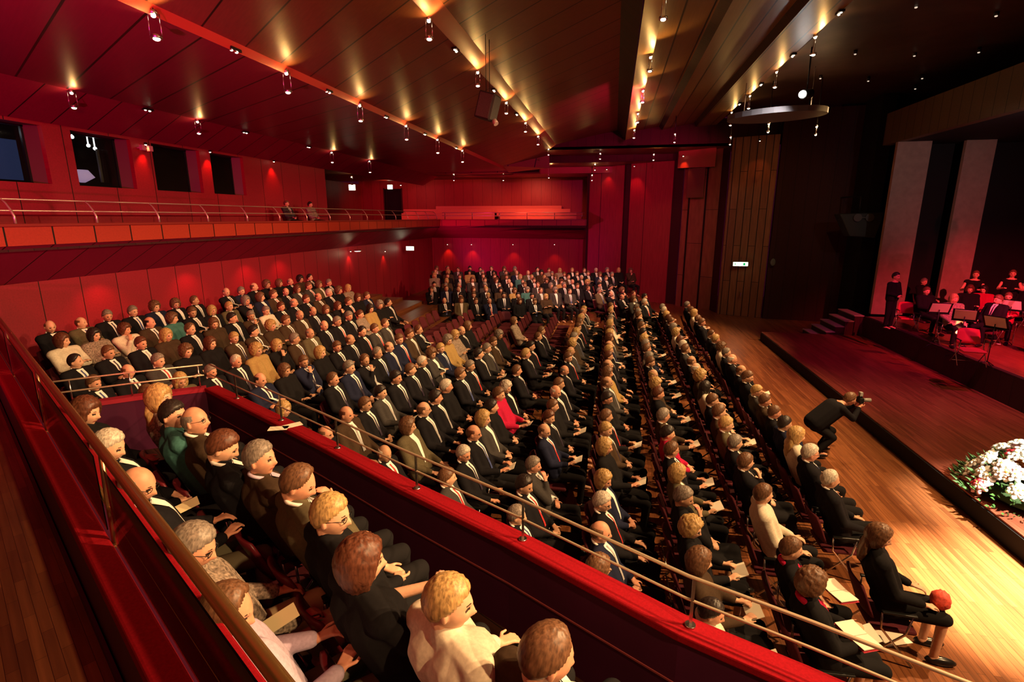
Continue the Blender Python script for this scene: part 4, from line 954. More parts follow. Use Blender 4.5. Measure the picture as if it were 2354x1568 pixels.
mb = MB(); p = aty(822, 577, 25.5); p = atx(822, 577, -10.6); mb.tube([p + Vector((0, 0, .05)), p], .16, 18); mb.ell(p, (.14, .14, .03), nu=14, nv=6, mi=1)
tag(mb.build('ceiling_downlight', [STEEL, SIGNWARM]), 'round white downlight in the soffit left of the lit exit sign', 'lamp'); lamp('POINT', p + Vector((0, 0, -.12)), 5, (1, .7, .4), None, .05)
mb = MB(); p = aty(1777, 603, 23.9); mb.ell(p, (.10, .03, .16), nu=14, nv=8); tag(mb.build('door_porthole', mat('porthole', (.12, .14, .13), .15)), 'dim round glass porthole in the dark wall right of the exit sign', 'window')
mb = MB(); p = aty(1702, 677, 24.3); mb.box((p.x - .02, p.y - .06, p.z - .09), (p.x + .02, p.y + .3, p.z + .09)); tag(mb.build('pull_bar', STEEL), 'small steel pull handle on the brown door below the exit sign', 'handle')

# hanging loudspeaker on two wires
p = aty(1122, 246, 10.5); sp = empty('hanging_speaker', p, 0, 'large grey loudspeaker hanging under the brown mid ceiling', 'speaker')
RM_ = Matrix.Rotation(R(-8), 4, 'Z') @ Matrix.Rotation(R(16), 4, 'Y')
mb = MB(); mb.box((-.16, -.20, -.24), (.15, .20, .24), M=RM_); mb.build('cabinet', mat('speaker_black', (.02, .02, .02), .6), sp, bevel=.02)
mb = MB(); mb.box((.15, -.17, -.21), (.16, .17, .21), M=RM_); mb.box((-.13, -.212, -.21), (.13, -.20, .21), M=RM_); mb.build('grille', mat('speaker_grille', (.07, .065, .06), .7, noise_amt=.3, nscale=90), sp)
for s in (-1, 1):
    mb = MB(); mb.tube([(0, s * .15, .24), (0, s * .15, above(p, 1) + .03)], .007, 6); mb.build('wire', BLACKM, sp)
mb = MB(); mb.tube([(.12, -.02, -.25), (.17, -.05, -.32)], .05, 12); mb.build('lens_hood', mat('hood', (.5, .45, .4), .4), sp)
# black loudspeaker by the stage side
p = aty(1972, 508, 22.0); sp = empty('stage_speaker', p, 0, 'black loudspeaker cluster on the dark wall left of the stage pillars', 'speaker')
mb = MB(); mb.add([(-.75, -.3, .25), (.75, -.3, .32), (.5, -.4, -.6), (-.35, -.4, -.55), (-.75, .3, .25), (.75, .3, .32), (.5, .2, -.6), (-.35, .2, -.55)], [(0, 3, 2, 1), (4, 5, 6, 7), (0, 1, 5, 4), (3, 7, 6, 2), (0, 4, 7, 3), (1, 2, 6, 5)]); mb.build('cabinet', mat('speaker_black', (.02, .02, .02), .6), sp, bevel=.03)
mb = MB(); mb.tube([(0, 0, .25), (0, 0, .9), (0, 1.8, .9)], .03, 8); mb.build('bracket', BLACKM, sp)
mb = MB()
for s in (-1, 1): mb.tube([(s * .2 + .02, -.36, .12), (s * .2 + .02, -.42, .12)], .14, 16)
mb.box((-.2, -.40, .1), (.24, -.37, .14)); mb.build('horn', mat('horn_grey', (.06, .055, .055), .5), sp)

# acoustic reflector disc with its spotlight
c = aty(1785, 262, 17.5); rf = empty('acoustic_reflector', c, 0, 'large pale oval reflector hanging below the dark stage ceiling', 'reflector')
mb = MB(); vs = []; n = 28
for k in range(2):
    for j in range(n): a = 2 * math.pi * j / n; vs.append((1.35 * math.cos(a), .9 * math.sin(a), (-.10 if k == 0 else .05) + .05 * math.cos(a)))
mb.add(vs, [list(range(n))[::-1], list(range(n, 2 * n))] + [(j, (j + 1) % n, n + (j + 1) % n, n + j) for j in range(n)]); mb.build('disc', mat('reflector_grey', (.15, .145, .17), .7), rf)
for s in (-1, 1): mb = MB(); mb.tube([(s * .9, 0, .05), (s * .9, 0, above(c, .5) + .01)], .012, 6); mb.build('wire', STEEL, rf)
c = aty(1845, 217, 15.5); sl = empty('stage_spotlight', c, 0, 'glaring white stage spotlight above the oval reflector', 'spotlight')
mb = MB(); mb.tube([(.25, .22, .06), (0, 0, 0)], .11, 16); mb.build('body', BLACKM, sl)
mb = MB(); mb.ell((-.01, -.015, 0), (.085, .085, .085), nu=16, nv=10); mb.build('lens', mat('spot_glare', (1, .95, .85), .4, emit=(1, .95, .85), es=60), sl)
mb = MB(); mb.tube([(.12, .1, .05), (.12, .1, 8.5 - c.z)], .02, 8); mb.build('bracket', BLACKM, sl)
lamp('SPOT', c + Vector((-.1, .25, -.05)), 160, (1, .9, .8), c + Vector((-.6, 1.6, -.8)), .05, 80, .8)
for i, (px, py, Y) in enumerate(((2018, 4, 9), (2106, 16, 9), (2290, 36, 8), (1966, 124, 12), (2102, 128, 12), (2250, 120, 10), (1996, 186, 13), (2120, 180, 13), (2104, 204, 14), (1886, 180, 14))):
    c = atz(px, py, 8.42 if px < 2000 else 8.5); mb = MB(); mb.tube([c + Vector((0, 0, .12)), c], .05, 10); mb.ell(c + Vector((0, 0, -.01)), (.03, .03, .015), nu=8, nv=5, mi=1); mb.tube([c + Vector((0, 0, .12)), (c.x, c.y, 8.85)], .012, 6)
    tag(mb.build('stage_lamp', [BLACKM, GLOWC if i in (0,) else mat('lens_faint', (.6, .55, .5), .3, emit=(1, .8, .6), es=.8)]), 'small black lamp under the dark stage ceiling, %s from the front' % ORD[i + 1], 'lamp', 'lamps under the stage ceiling')

# rear gallery rail with curved posts
rr = empty('rear_gallery_handrail', (XF, 12, 4.2), 0, 'pale steel handrail with curved posts on the rear gallery', 'handrail')
PB, PT = (XF - .05, 4.2), (XF - .24, 4.60)
for zz, xx in ((4.60, XF - .24), (4.41, XF - .10)):
    mb = MB(); mb.tube([(xx, -2, zz), (xx, YC - .3, zz)], .014, 8); badd('rail_tube', mb, RAILM, root=rr)
ya = atx(38, 503, XF).y; yb = atx(1017, 503, XF).y; yb = min(yb, YC - .4)
for i in range(-1, 16):
    y = ya + (yb - ya) * i / 15; mb = MB(); mb.tube([(XF - .04, y, 4.19), (XF - .04, y, 4.32), (XF - .09, y, 4.43), (XF - .16, y, 4.53), (XF - .24, y, 4.60)], [.022, .020, .016, .014, .012], 8); badd('post', mb, RAILM, root=rr)
rr2 = empty('far_gallery_handrail', (-5.6, 29.7, 4.2), 0, 'bright steel handrail along the far side gallery before the benches', 'handrail')
a_, b_ = Vector((XF + .1, YC + .12, 0)), Vector((XE - .1, YE + .12, 0))
for zz in (4.56, 4.40): mb = MB(); mb.tube([a_ + Vector((0, 0, zz)), b_ + Vector((0, 0, zz))], .016, 8); badd('rail_tube', mb, RAILM, root=rr2)
for i in range(6): q = a_.lerp(b_, (i + .1) / 5.2); mb = MB(); mb.tube([q + Vector((0, 0, 4.19)), q + Vector((0, 0, 4.56))], .02, 8); badd('post', mb, STEEL, root=rr2)
# benches of the far gallery
BEN = mat('bench_red_wood', (.62, .24, .16), .25)
def bench(x0, x1, y, z, label):
    root = empty('gallery_bench', ((x0 + x1) / 2, y, z), 0, label, 'bench', 'benches of the far gallery'); L = (x1 - x0) / 2
    mb = MB(); mb.box((-L, -.2, .36), (L, .2, .42)); mb.build('seat', BEN, root, bevel=.01)
    mb = MB(); mb.box((-L, .18, .42), (L, .24, .80)); mb.build('backrest', BEN, root, bevel=.01)
    for s in (-1, 0, 1): mb = MB(); mb.box((s * (L - .15) - .04, -.16, 0), (s * (L - .15) + .04, .2, .36)); mb.build('leg', BLACKM, root)
for i, (xa, xb, Y, z) in enumerate(((920, 1135, 31.0, 3.75), (1145, 1325, 31.0, 3.80), (925, 1130, 31.9, 4.0), (1140, 1310, 31.9, 4.0), (1000, 1290, 32.6, 4.2))):
    bench(aty(xa, 490, Y).x, aty(xb, 490, Y).x, Y, z, 'long red wooden bench on the far gallery, %s counted from the front left' % ORD[i + 1])
mb = MB(); mb.box((aty(920, 490, 32).x, 31.5, 3.75), (XE, 33.0, 4.0)); mb.box((aty(920, 490, 32).x, 32.3, 3.95), (XE, 33.0, 4.2)); struct('floor', mb, DARKW)
lamp('SPOT', (-5.0, 29.9, 6.4), 420, (1, .16, .08), (-5.0, 32.0, 4.2), .05, 120, .8)  # unseen lamps added to brighten the far gallery and its benches
lamp('SPOT', (-13.0, 29.0, 6.2), 160, (1, .10, .07), (-14, 33, 4.8), .03, 120, .8)
lamp('SPOT', (-3.0, 31.5, 6.5), 120, (1, .5, .35), (-4.5, 30.2, 4.3), .03, 100, .8)
lamp('SPOT', (-8.0, 29.0, 6.4), 200, (1, .12, .06), (-9.7, 32.0, 4.6), .05, 120, .8)
bench(aty(732, 490, 27).x + .2, aty(820, 490, 27).x + .2, 27.0, 3.75, 'short red wooden bench at the left corner of the galleries')

# ================================================================ PEOPLE IN THE NEAR BOX (high detail)
def facing(M): return M
def fine_person(pos, rz, pose, HM, style, hc, cl, skin, label, tr=TROU, legs='tr', glasses=False, short=False, tie=None, shirt=True, shirtm=None, card=False, voxel=.0062, arms=None, fit=1.0):
    arms = arms or POSES[pose]
    bm_ = body_mesh('body_fine', pose, HM, voxel, arms=arms); root = bpy.data.objects.new('person', bm_); COL.objects.link(root); setm(root, SKIN[skin])
    jm = jacket_mesh('jacket_fine', pose, .010, short=short, arms=arms, fit=fit * 1.10); child('jacket' if cl in 'sngbo' else 'top', jm, root, CM[cl] if isinstance(cl, str) else cl)
    child('hair', HMESH[style], root, HAIR[hc], HM)
    if shirt and cl in 'sngbo':
        s_, t_ = shirt_mesh('shirt_fine', jm); child('shirt', s_, root, shirtm or SHIRTM)
        if tie: child('tie', t_, root, TIES[tie])
    child('trousers', LIB[legs], root, tr)
    for sd in (-1, 1): child('shoe', LIB['sh', int(legs == 'tc'), sd], root, SHOE)
    if glasses: child('glasses', LIB['gl'], root, None, HM)
    root.location = pos; root.rotation_euler.z = rz; return tag(root, label, 'person', 'audience in the near box')
BF = 1.30; RZB = R(54)
def boxp(px, py, label, zc=1.205, rz=RZB, hy=-18, hp=0, **k):
    p = atz(px, py, BF + zc + .10); HM = headM(R(hy - 24), R(hp)); o = fine_person((p.x + HX * math.cos(rz), p.y + HX * math.sin(rz), BF + .012), rz, k.pop('pose'), HM, label=label, **k); o.scale = (1.075,) * 3; return o
boxp(372, 917, 'person, long brown-blond hair, pale top, farthest in the front row of near box', pose='lap', style='long', hc='y', cl='p', skin=0)
boxp(404, 955, 'person, dark hair and pale green top, beside the bald man with glasses in box', pose='lap', style='short', hc='d', cl=('t'), skin=0, hy=-30)
boxp(455, 968, 'balding person with glasses, grey temples, dark brown jacket, looking up, near box', pose='lap', style='bald', hc='g', cl='b', skin=1, glasses=True, hp=-8, hy=-22)
boxp(518, 1028, 'person, reddish-brown hair and white collar, black suit, head lowered, near box', pose='paper', style='short', hc='r', cl='s', skin=0, hp=22, hy=-8)
boxp(605, 1055, 'person, swept grey-brown hair, lilac shirt, brown jacket, mouth towards stage, near box', pose='lap', style='short', hc='g', cl='b', skin=1, shirtm=CM['l'], hy=-26, hp=-4)
boxp(692, 1112, 'person, brown hair, olive jacket, face bowed to raised hand, near box', pose='chin', style='receding', hc='b', cl='o', skin=1, hp=20, hy=-16)
boxp(768, 1185, 'person, short bright blond hair and glasses, black top, near box', pose='lap', style='short', hc='y', cl='k', skin=0, glasses=True, hy=-26, hp=4)
boxp(838, 1292, 'person, auburn bobbed hair, black short-sleeved top, clasped bare arms, near box', pose='paper', style='bob', hc='r', cl='k', skin=0, short=True, hy=2, hp=2,
     arms={1: (Vector((.06, .24, .76)), Vector((.30, .05, .84)), Vector((.35, -.5, .5))), -1: (Vector((.06, -.26, .75)), Vector((.31, -.06, .82)), Vector((.35, .5, .6)))})
boxp(1040, 1385, 'person, thick blond-grey hair, cream shirt, nearer end of the box front row', pose='thigh', style='short', hc='y', cl='w', skin=0, hy=-24, hp=3, fit=1.08)
boxp(1265, 1505, 'person, brown hair with bald crown, dark jacket, bottom centre of the box', pose='lap', style='receding', hc='b', cl='b', skin=1, hy=-6, hp=14)
boxp(330, 1142, 'bald person with glasses, dark jacket, pale card in hand, beneath the brass rail', pose='paper', style='bald', hc='g', cl='s', skin=1, glasses=True, hy=-20, hp=14, tr=TROUO, zc=1.12)
boxp(460, 1296, 'person, grey hair and glasses, khaki trousers, black phone, beneath the brass rail', pose='thigh', style='short', hc='g', cl='p', skin=1, glasses=True, hy=-16, hp=18, tr=TROUK, zc=1.10)
boxp(540, 1458, 'person in lilac shirt with a cream card, olive trousers, behind the rail end', pose='paper', style='receding', hc='b', cl='l', skin=1, hy=-14, hp=16, tr=TROUO, zc=1.08)
boxp(208, 968, 'person, auburn hair and black clothes, half hidden behind the far brass rail', pose='lap', style='bob', hc='r', cl='k', skin=0, hp=10, zc=1.12)
boxp(262, 1050, 'person, dark clothes and light hair, behind the brass rail above the bald one', pose='lap', style='short', hc='w', cl='s', skin=0, hp=14, zc=1.12)
CS = {'c1': (425, 1165, .88, .11), 'c2': (643, 1425, .84, .13)}
for nm, lab in (('c1', 'cream card held by the bald person beneath the brass rail'), ('c2', 'cream card held by the person in the lilac shirt')):
    px, py, z, s = CS[nm]; p = atz(px, py, BF + z); mb = MB(); mb.box((-.095, -.05, 0), (.095, .05, .004)); o = mb.build('card', mat('card_cream', (.85, .72, .42), .7)); o.location = p; o.rotation_euler = (R(12), R(-14), R(48)); tag(o, lab, 'card')
p = atz(566, 1412, BF + .70); mb = MB(); mb.box((-.065, -.033, 0), (.065, .033, .011)); o = mb.build('phone', mat('phone_black', (.01, .01, .012), .15), bevel=.004); o.location = p; o.rotation_euler = (0, R(-5), R(20)); tag(o, 'black phone on the khaki trousers beneath the brass rail', 'phone')
# chairs of the box
def box_chair(px, py, label, zc=1.205, rz=RZB):
    p = atz(px, py, BF + zc + .10); o = copy_tree(full); o.scale = (1, .84, 1); o.location = (p.x + (HX - .05) * math.cos(rz), p.y + (HX - .05) * math.sin(rz), BF); o.rotation_euler.z = rz
    for c in o.children:
        if c.name.startswith('backrest'): setm(c, CHAIRRIM)
    return tag(o, label, 'chair', 'chairs in the near box')
for i, (px, py) in enumerate(((372, 917), (404, 955), (455, 968), (518, 1028), (605, 1055), (692, 1112), (768, 1185), (838, 1292), (1040, 1385), (1265, 1505))):
    box_chair(px, py, 'dark red chair in the near box front row, %s from its far end' % ORD[i + 1])
for i, (px, py) in enumerate(((330, 1142), (460, 1296), (540, 1458), (208, 968), (262, 1050))):
    box_chair(px, py, 'dark red chair beneath the brass rail, ' + ('under the bald person with a card', 'under the person in khaki trousers', 'under the person in the lilac shirt', 'under the auburn person', 'under the light-haired person')[i])
for i, (px, py, a) in enumerate(((640, 985, 20), (672, 978, 50))):
    p = atz(px, py, 2.052); mb = MB(); mb.box((-.10, -.055, 0), (.10, .055, .004)); o = mb.build('leaflet', PAPER); o.location = p; o.rotation_euler.z = R(a); tag(o, ('cream leaflet lying on the red box parapet beside the rail', 'second cream leaflet on the red box parapet, nearer the crowd')[i], 'leaflet')

# ================================================================ PHOTOGRAPHER AND PLAYERS
def jfig(name, J, HM, style, hc, cl, skin, label, cat='person', group=None, voxel=.009, tr=None, sleeves=True, dress=False, loc=(0, 0, 0), rz=0, shirt=None):
    mb = MB(); add_head(mb, HM); V3 = Vector
    mb.cap(J['neck'], HM @ V3((-.028, 0, -.07)), .056, .054)
    for s in (-1, 1):
        o_ = V3((0, s * .07, 0)); mb.cap(V3(J['chest']) + o_, V3(J['hip']) + o_, .10, .095); mb.cap(V3(J['neck']), J['sh', s], .055, .056)
        mb.cap(J['sh', s], J['el', s], .046, .038); mb.cap(J['el', s], J['wr', s], .036, .026); add_hand(mb, V3(J['wr', s]), V3(J['hd', s]), s)
        mb.cap(V3(J['hip']) + o_, J['kn', s], .075, .052); mb.cap(J['kn', s], J['an', s], .048, .036); mb.cap(J['an', s], V3(J['an', s]) + V3((.15, 0, -.03)), .036, .03)
    me = remesh(mb, 'body_' + name, voxel, 1, [SKIN[0], EYE, LIP]); inv = HM.inverted(); mi = []
    for p in me.polygons:
        c = inv @ p.center; i = 0
        if c.x > .055:
            ay = abs(c.y); i = 1 if (.018 < ay < .042 and -.002 < c.z < .013) or (.014 < ay < .046 and .023 < c.z < .031) else (2 if ay < .024 and -.068 < c.z < -.055 else 0)
        mi.append(i)
    me.polygons.foreach_set('material_index', mi)
    root = bpy.data.objects.new('person', me); COL.objects.link(root); setm(root, SKIN[skin])
    mb = MB()
    for s in (-1, 1):
        o_ = V3((0, s * .08, 0)); mb.cap(V3(J['chest']) + o_, V3(J['hip']) + o_ + V3((0, 0, .04)), .15 if name == 'photographer' else .125, .15 if name == 'photographer' else .125); mb.cap(V3(J['neck']) - V3((0, 0, .03)), J['sh', s], .06, .072)
        if sleeves: mb.cap(J['sh', s], J['el', s], .068, .056); mb.cap(J['el', s], V3(J['el', s]).lerp(V3(J['wr', s]), .9), .054, .042)
    child('jacket' if sleeves else 'dress_top', remesh(mb, 'jacket_' + name, .014, 3, [CM[cl]]), root, CM[cl])
    mb = MB()
    for s in (-1, 1):
        o_ = V3((0, s * .075, 0)); mb.cap(V3(J['hip']) + o_, V3(J['hip']) + o_, .115, .115)
        mb.cap(V3(J['hip']) + o_, J['kn', s], .100, .075 if not dress else .13); mb.cap(J['kn', s], V3(J['an', s]) + V3((0, 0, .04)), .070 if not dress else .13, .056 if not dress else .17)
    child('skirt' if dress else 'trousers', remesh(mb, 'trousers_' + name, .016, 3, [TROU]), root, tr or TROU)
    child('hair', HMESH[style], root, HAIR[hc], HM)
    for s in (-1, 1): mb = MB(); mb.ell(V3(J['an', s]) + V3((.06, 0, -.045)), (.135, .047, .045), nu=14, nv=8); mb.build('shoe', SHOE, root)
    root.location = loc; root.rotation_euler.z = rz; return tag(root, label, cat, group)
V_ = Vector
J = {'hip': (-.20, 0, .60), 'chest': (.10, 0, .93), 'neck': (.20, 0, 1.02)}
for s in (-1, 1):
    J['sh', s] = V_((.14, s * .18, .98)); J['el', s] = V_((.34, s * .20, .80)); J['wr', s] = V_((.50, s * .07, .97)); J['hd', s] = V_((.4, -s * .3, .7)); J['kn', s] = V_((.14 + .08 * s, s * .16, .42)); J['an', s] = V_((-.06 + .10 * s, s * .15, .11))
p = atz(1888, 1046, 0)
HMp = Matrix.Translation((.36, 0, 1.10)) @ Matrix.Rotation(R(10), 4, 'Y')
ph = jfig('photographer', J, HMp, 'short', 'b', 's', 1, 'person in black crouching at the stage edge, aiming a camera at the stage', loc=(p.x, p.y, 0), rz=R(8))
cam_o = empty('photo_camera', Vector((p.x, p.y, 0)) + Matrix.Rotation(R(8), 3, 'Z') @ Vector((.53, 0, 1.09)), R(8), 'black camera held to the face of the crouching photographer', 'camera')
mb = MB(); mb.box((-.03, -.07, -.05), (.04, .07, .05)); mb.box((-.02, -.03, .05), (.03, .03, .075)); mb.build('body', BLACKM, cam_o, bevel=.008)
mb = MB(); mb.tube([(.04, 0, 0), (.19, 0, 0)], .035, 14); mb.build('lens', mat('lens_grey', (.25, .24, .22), .3), cam_o)
mb = MB(); mb.box((-.02, -.03, .08), (.03, .03, .15)); mb.build('flash', mat('flash_grey', (.35, .34, .32), .4), cam_o)

def stand(arm='down'):
    J = {'hip': (0, 0, .93), 'chest': (-.01, 0, 1.32), 'neck': (0, 0, 1.46)}
    for s in (-1, 1):
        J['sh', s] = V_((-.01, s * .18, 1.40)); J['kn', s] = V_((.02, s * .10, .50)); J['an', s] = V_((0, s * .11, .11))
        if arm == 'folded': J['el', s] = V_((.03, s * .25, 1.14)); J['wr', s] = V_((.20, s * .05, 1.08)); J['hd', s] = V_((.2, -s * 1, 0))
        elif arm == 'sing': J['el', s] = V_((.10, s * .27, 1.16)); J['wr', s] = V_((.30, s * .16, 1.20)); J['hd', s] = V_((.8, -s * .3, .3))
        else: J['el', s] = V_((-.01, s * .24, 1.13)); J['wr', s] = V_((.06, s * .24, .88)); J['hd', s] = V_((.1, 0, -1))
    return J, Matrix.Translation((.01, 0, 1.62))
J, HMs = stand('folded'); p = aty(2050, 690, 17.3)
jfig('usher', J, HMs, 'short', 'd', 's', 1, 'person in black standing with folded hands before the left stage pillar', loc=(p.x, 17.3, ZB), rz=R(-60), group='orchestra')
STAGE = [  # px, py of head, Y, kind, hair, colour, cloth, facing, label
 (2140, 672, 15.6, 'sit', 'updo', 'b', 'k', -80, 'seated player in black, pale arms, first right of the standing person'),
 (2200, 690, 14.6, 'sit', 'long', 'y', 'p', -95, 'seated player with long fair hair and pale top, second from left on stage'),
 (2262, 668, 15, 'sit', 'bob', 'd', 'm', -120, 'seated player with dark bobbed hair between the two singers'),
 (2135, 650, 15, 'sit', 'short', 'g', 'k', -70, 'seated player in black half hidden behind the first seated player'),
 (2243, 632, 15.8, 'sing', 'updo', 'b', 'k', -120, 'standing singer in dark dress, rear left of the orchestra'),
 (2285, 690, 12.6, 'sit', 'short', 'b', 's', -150, 'seated player in black suit leaning to a white sheet'),
 (2318, 685, 14.2, 'sit', 'short', 'b', 'm', -120, 'seated player in red lit top beside the suited player'),
 (2328, 630, 15.6, 'sing', 'updo', 'b', 'k', -120, 'standing singer with bare shoulders, rear right of the orchestra'),
 (2345, 662, 14.8, 'sit', 'receding', 'g', 'k', -150, 'balding seated player at the right edge, in front of the singer'),
 (2232, 668, 14.2, 'sit', 'curly', 'r', 'k', -110, 'seated player with curly hair between the fair and suited players')]
for i, (px, py, Y, kd, st_, hc, cl, rz, lab) in enumerate(STAGE):
    if kd == 'sing':
        J, HMs = stand('sing'); p = atz(px, py, ZB + 1.62); jfig('singer%d' % i, J, HMs, st_, hc, cl, 0, lab, loc=(p.x, p.y, ZB), rz=R(rz), sleeves=False, dress=True, group='orchestra')
    else:
        q = atz(px, py, ZB + 1.205); o = person('thigh' if i % 2 else 'paper', i % 3, hc, st_, cl, 0, lod=0); o.location = (q.x, q.y, ZB); o.rotation_euler.z = R(rz); o.location.z += .003; tag(o, lab, 'person', 'orchestra')
        c = copy_tree(full); c.location = (q.x, q.y, ZB); c.rotation_euler.z = R(rz); tag(c, 'red chair under the ' + ' '.join(lab.split(',')[0].replace('seated ', '').split()[:7]) + ', %s on stage' % ORD[i + 1], 'chair', 'stage chairs')
def music_stand(px, py, Y, rz, lab, z=ZB):
    p = atz(px, py, z + 1.0); root = empty('music_stand', (p.x, p.y, z), R(rz), lab, 'music stand', 'music stands')
    mb = MB(); mb.tube([(0, 0, .12), (0, 0, 1.0)], .010, 8); mb.build('pole', BLACKM, root)
    mb = MB(); M = Matrix.Translation((0, 0, 1.05)) @ Matrix.Rotation(R(-30), 4, 'Y'); mb.box((-.01, -.24, -.16), (.0, .24, .16), M=M); mb.box((-.05, -.24, -.17), (0, .24, -.16), M=M); mb.build('desk', BLACKM, root)
    for k in range(3): a = 2 * math.pi * k / 3; mb = MB(); mb.tube([(0, 0, .14), (.26 * math.cos(a), .26 * math.sin(a), .01)], .009, 6); mb.build('leg', BLACKM, root)
    mb = MB(); mb.box((-.016, -.20, -.13), (-.011, .20, .14), M=M); o = mb.build('sheet_music', PAPER); M2 = Matrix.Translation(root.location) @ Matrix.Rotation(R(rz), 4, 'Z'); o.matrix_world = M2
    tag(o, 'white sheet music on the ' + lab.replace('black ', ''), 'sheet music', 'sheets on the music stands')
music_stand(2218, 728, 0, 60, 'black stand before the fair-haired player'); music_stand(2288, 745, 0, 30, 'black stand before the suited player'); music_stand(2325, 705, 0, 40, 'black stand before the balding player'); music_stand(2160, 712, 0, 80, 'black stand farthest left on the stage')
for i, (px, py) in enumerate(((2088, 720), (2235, 790))):
    q = atz(px, py, ZB + .5); c = copy_tree(full); c.location = (q.x, q.y, ZB); c.rotation_euler.z = R(-100)
    for ch in c.children:
        if ch.name.startswith(('backrest', 'seat')): setm(ch, mat('bright_red_fabric', (.55, .03, .05), .7))
    tag(c, ('empty bright red chair beside the standing person on stage', 'empty bright red chair at the front edge of the orchestra')[i], 'chair', 'stage chairs')
# orange double bass lying at the right edge
q = atz(2350, 812, ZB); db = empty('cello', (q.x + .15, q.y, ZB), R(200), 'orange cello leaning at the right edge of the orchestra', 'cello')
def cb(d, p): return Vector((p.x, p.y * (1 - .35 * gs(d.z, .28)), p.z))
mb = MB(); mb.ell((0, 0, .52), (.11, .24, .40), nu=22, nv=20, fn=cb); mb.build('body', mat('varnish_orange', (.75, .32, .04), .25), db)
mb = MB(); mb.tube([(.04, 0, .88), (.05, 0, 1.25)], .018, 8); mb.ell((.05, 0, 1.28), (.03, .03, .05), nu=10, nv=8); mb.build('neck', mat('dark_varnish', (.10, .03, .01), .3), db)
mb = MB(); mb.box((.10, -.02, .3), (.13, .02, 1.2)); mb.build('fingerboard', BLACKM, db)
mb = MB(); mb.tube([(0, 0, .13), (0, 0, .0)], .006, 6); mb.build('spike', STEEL, db)

# ---- flowers at the stage edge
fc = atz(2362, 1105, ZS + .3); fl = empty('flower_arrangement', (fc.x, fc.y, ZS), 0, 'big white flower arrangement in bright light at the stage edge', 'flowers')
def flower(col, n=7):
    mb = MB()
    for k in range(n): a = 2 * math.pi * k / n; mb.ell((math.cos(a) * .036, math.sin(a) * .036, .008), (.030, .018, .010), M=Matrix.Rotation(a, 4, 'Z'), nu=8, nv=5)
    for k in range(5): a = 2 * math.pi * (k + .5) / 5; mb.ell((math.cos(a) * .016, math.sin(a) * .016, .020), (.020, .014, .010), M=Matrix.Rotation(a, 4, 'Z'), nu=8, nv=5)
    mb.ell((0, 0, .022), (.012, .012, .010), mi=1, nu=8, nv=5); return mb.mesh('flower', [col, mat('flower_heart', (.7, .5, .1), .6)])
FM = [flower(mat('petal_white', (.86, .86, .80), .6)), flower(mat('petal_pink', (.80, .45, .50), .6)), flower(mat('petal_orange', (.85, .28, .06), .6)), flower(mat('petal_red', (.55, .03, .05), .6))]
for i in range(98):
    th = rng.uniform(0, 2 * math.pi); rr_ = math.sqrt(rng.random()); x, y = rr_ * .62 * math.cos(th), rr_ * .85 * math.sin(th); z = .12 + .66 * (1 - rr_ ** 2) + rng.uniform(-.03, .06)
    o = bpy.data.objects.new('flower', FM[rng.choices([0, 1, 2, 3], [76, 10, 8, 6])[0]]); COL.objects.link(o); o.parent = fl; o.location = (x, y, z); s = rng.uniform(1.4, 2.3); o.scale = (s, s, s)
    o.rotation_euler = Vector((x * 1.2, y * .8, .55)).to_track_quat('Z', 'Y').to_euler()
mb = MB()
for i in range(420):
    th = rng.uniform(0, 2 * math.pi); rr_ = rng.random() ** .4 * 1.08; x, y = rr_ * .66 * math.cos(th), rr_ * .92 * math.sin(th); z = .03 + .58 * max(0, 1 - rr_ ** 2) + rng.uniform(-.02, .05)
    d = Vector((x, y, .4 + rng.uniform(-.3, .3))).normalized() * rng.uniform(.08, .17); sd = d.orthogonal().normalized() * .022; b = Vector((x, y, max(z, .02)))
    up = d.cross(sd).normalized() * .008
    mb.add([b, b + d * .5 + sd + up, b + d, b + d * .5 - sd + up, b + d * .5 - up], [(0, 1, 4), (1, 2, 4), (2, 3, 4), (3, 0, 4), (0, 3, 1), (1, 3, 2)])
o = mb.build('foliage', LEAF, fl); o['kind'] = 'stuff'
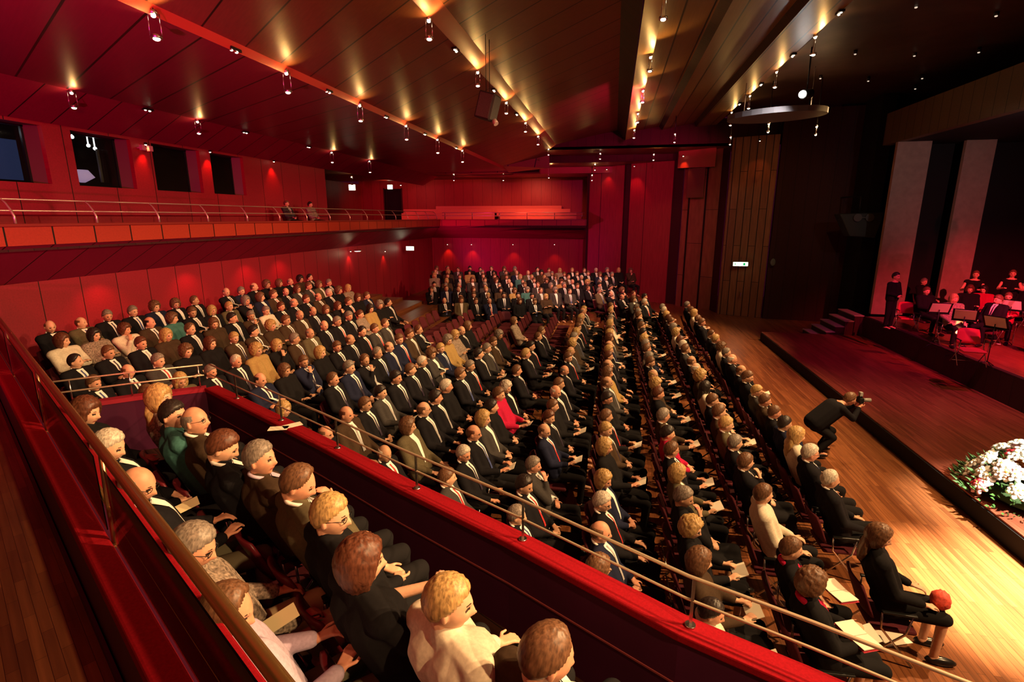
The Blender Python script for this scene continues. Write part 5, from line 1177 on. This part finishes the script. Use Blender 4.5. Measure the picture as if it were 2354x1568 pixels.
mb = MB(); mb.ell((0, 0, .12), (.5, .7, .14), nu=20, nv=8); mb.build('base', mat('moss', (.03, .06, .02), .9), fl)

# loose things by the front row
def book(px, py, z, rz, lab, k=.62):
    p = atz(px, py, z); root = empty('open_book', p, R(rz), lab, 'book')
    root.scale = (k, k, k)
    for s in (-1, 1):
        mb = MB(); M = Matrix.Rotation(s * R(4), 4, 'X') @ Matrix.Translation((0, s * .13, .006)); mb.box((-.15, -.125, 0), (.15, .125, .012), M=M); mb.build('page_block', PAPER, root)
    mb = MB(); mb.box((-.158, -.265, -.004), (.158, .265, .002)); mb.build('cover', mat('book_red', (.45, .03, .05), .6), root); return root
book(1925, 1360, .74, 20, 'open book with red cover held by the person in the front chairs'); book(1972, 1463, .78, 22, 'nearer open book with red cover above the box rail')
mb = MB(); mb.box((-.15, -.105, 0), (.15, .105, .004)); p = atz(2050, 1465, .005); o = mb.build('sheet', PAPER); o.location = p; o.rotation_euler.z = R(20); tag(o, 'white sheet lying on the wooden floor below the nearer book', 'paper')
p = atz(2095, 1312, .86); mb = MB(); mb.ell((0, 0, 0), (.085, .085, .10), nu=18, nv=12, fn=lambda d, p: p + d * noise.noise(d * 6) * .015); o = mb.build('red_purse', mat('purse_red', (.80, .10, .07), .6, noise_amt=.3, nscale=40)); o.location = (3.13 + HX, 5.10, .655); tag(o, 'round coral-red purse on the knee of the person in the outermost front chair', 'purse')
# people on the rear gallery
for i, (px, py, Y, lab) in enumerate(((668, 488, 0, 'person in grey seated low on the rear gallery, left one of two'), (722, 492, 0, 'person in pale jacket seated low on the rear gallery, right one of two'))):
    q = atx(px, py, XF - .75); o = person('lap', 1, 'bd'[i], 'short', 'gp'[i], 1, lod=1); o.location = (q.x, q.y, 3.75 - .35); o.rotation_euler.z = R(-10); tag(o, lab, 'person')
    o.location.z = 3.75; o.scale = (.82,) * 3
    c = copy_tree(lite); c.location = (q.x, q.y, 3.75); c.scale = (.82,) * 3; tag(c, 'chair on the rear gallery under the %s person' % ('grey', 'pale-jacketed')[i], 'chair')
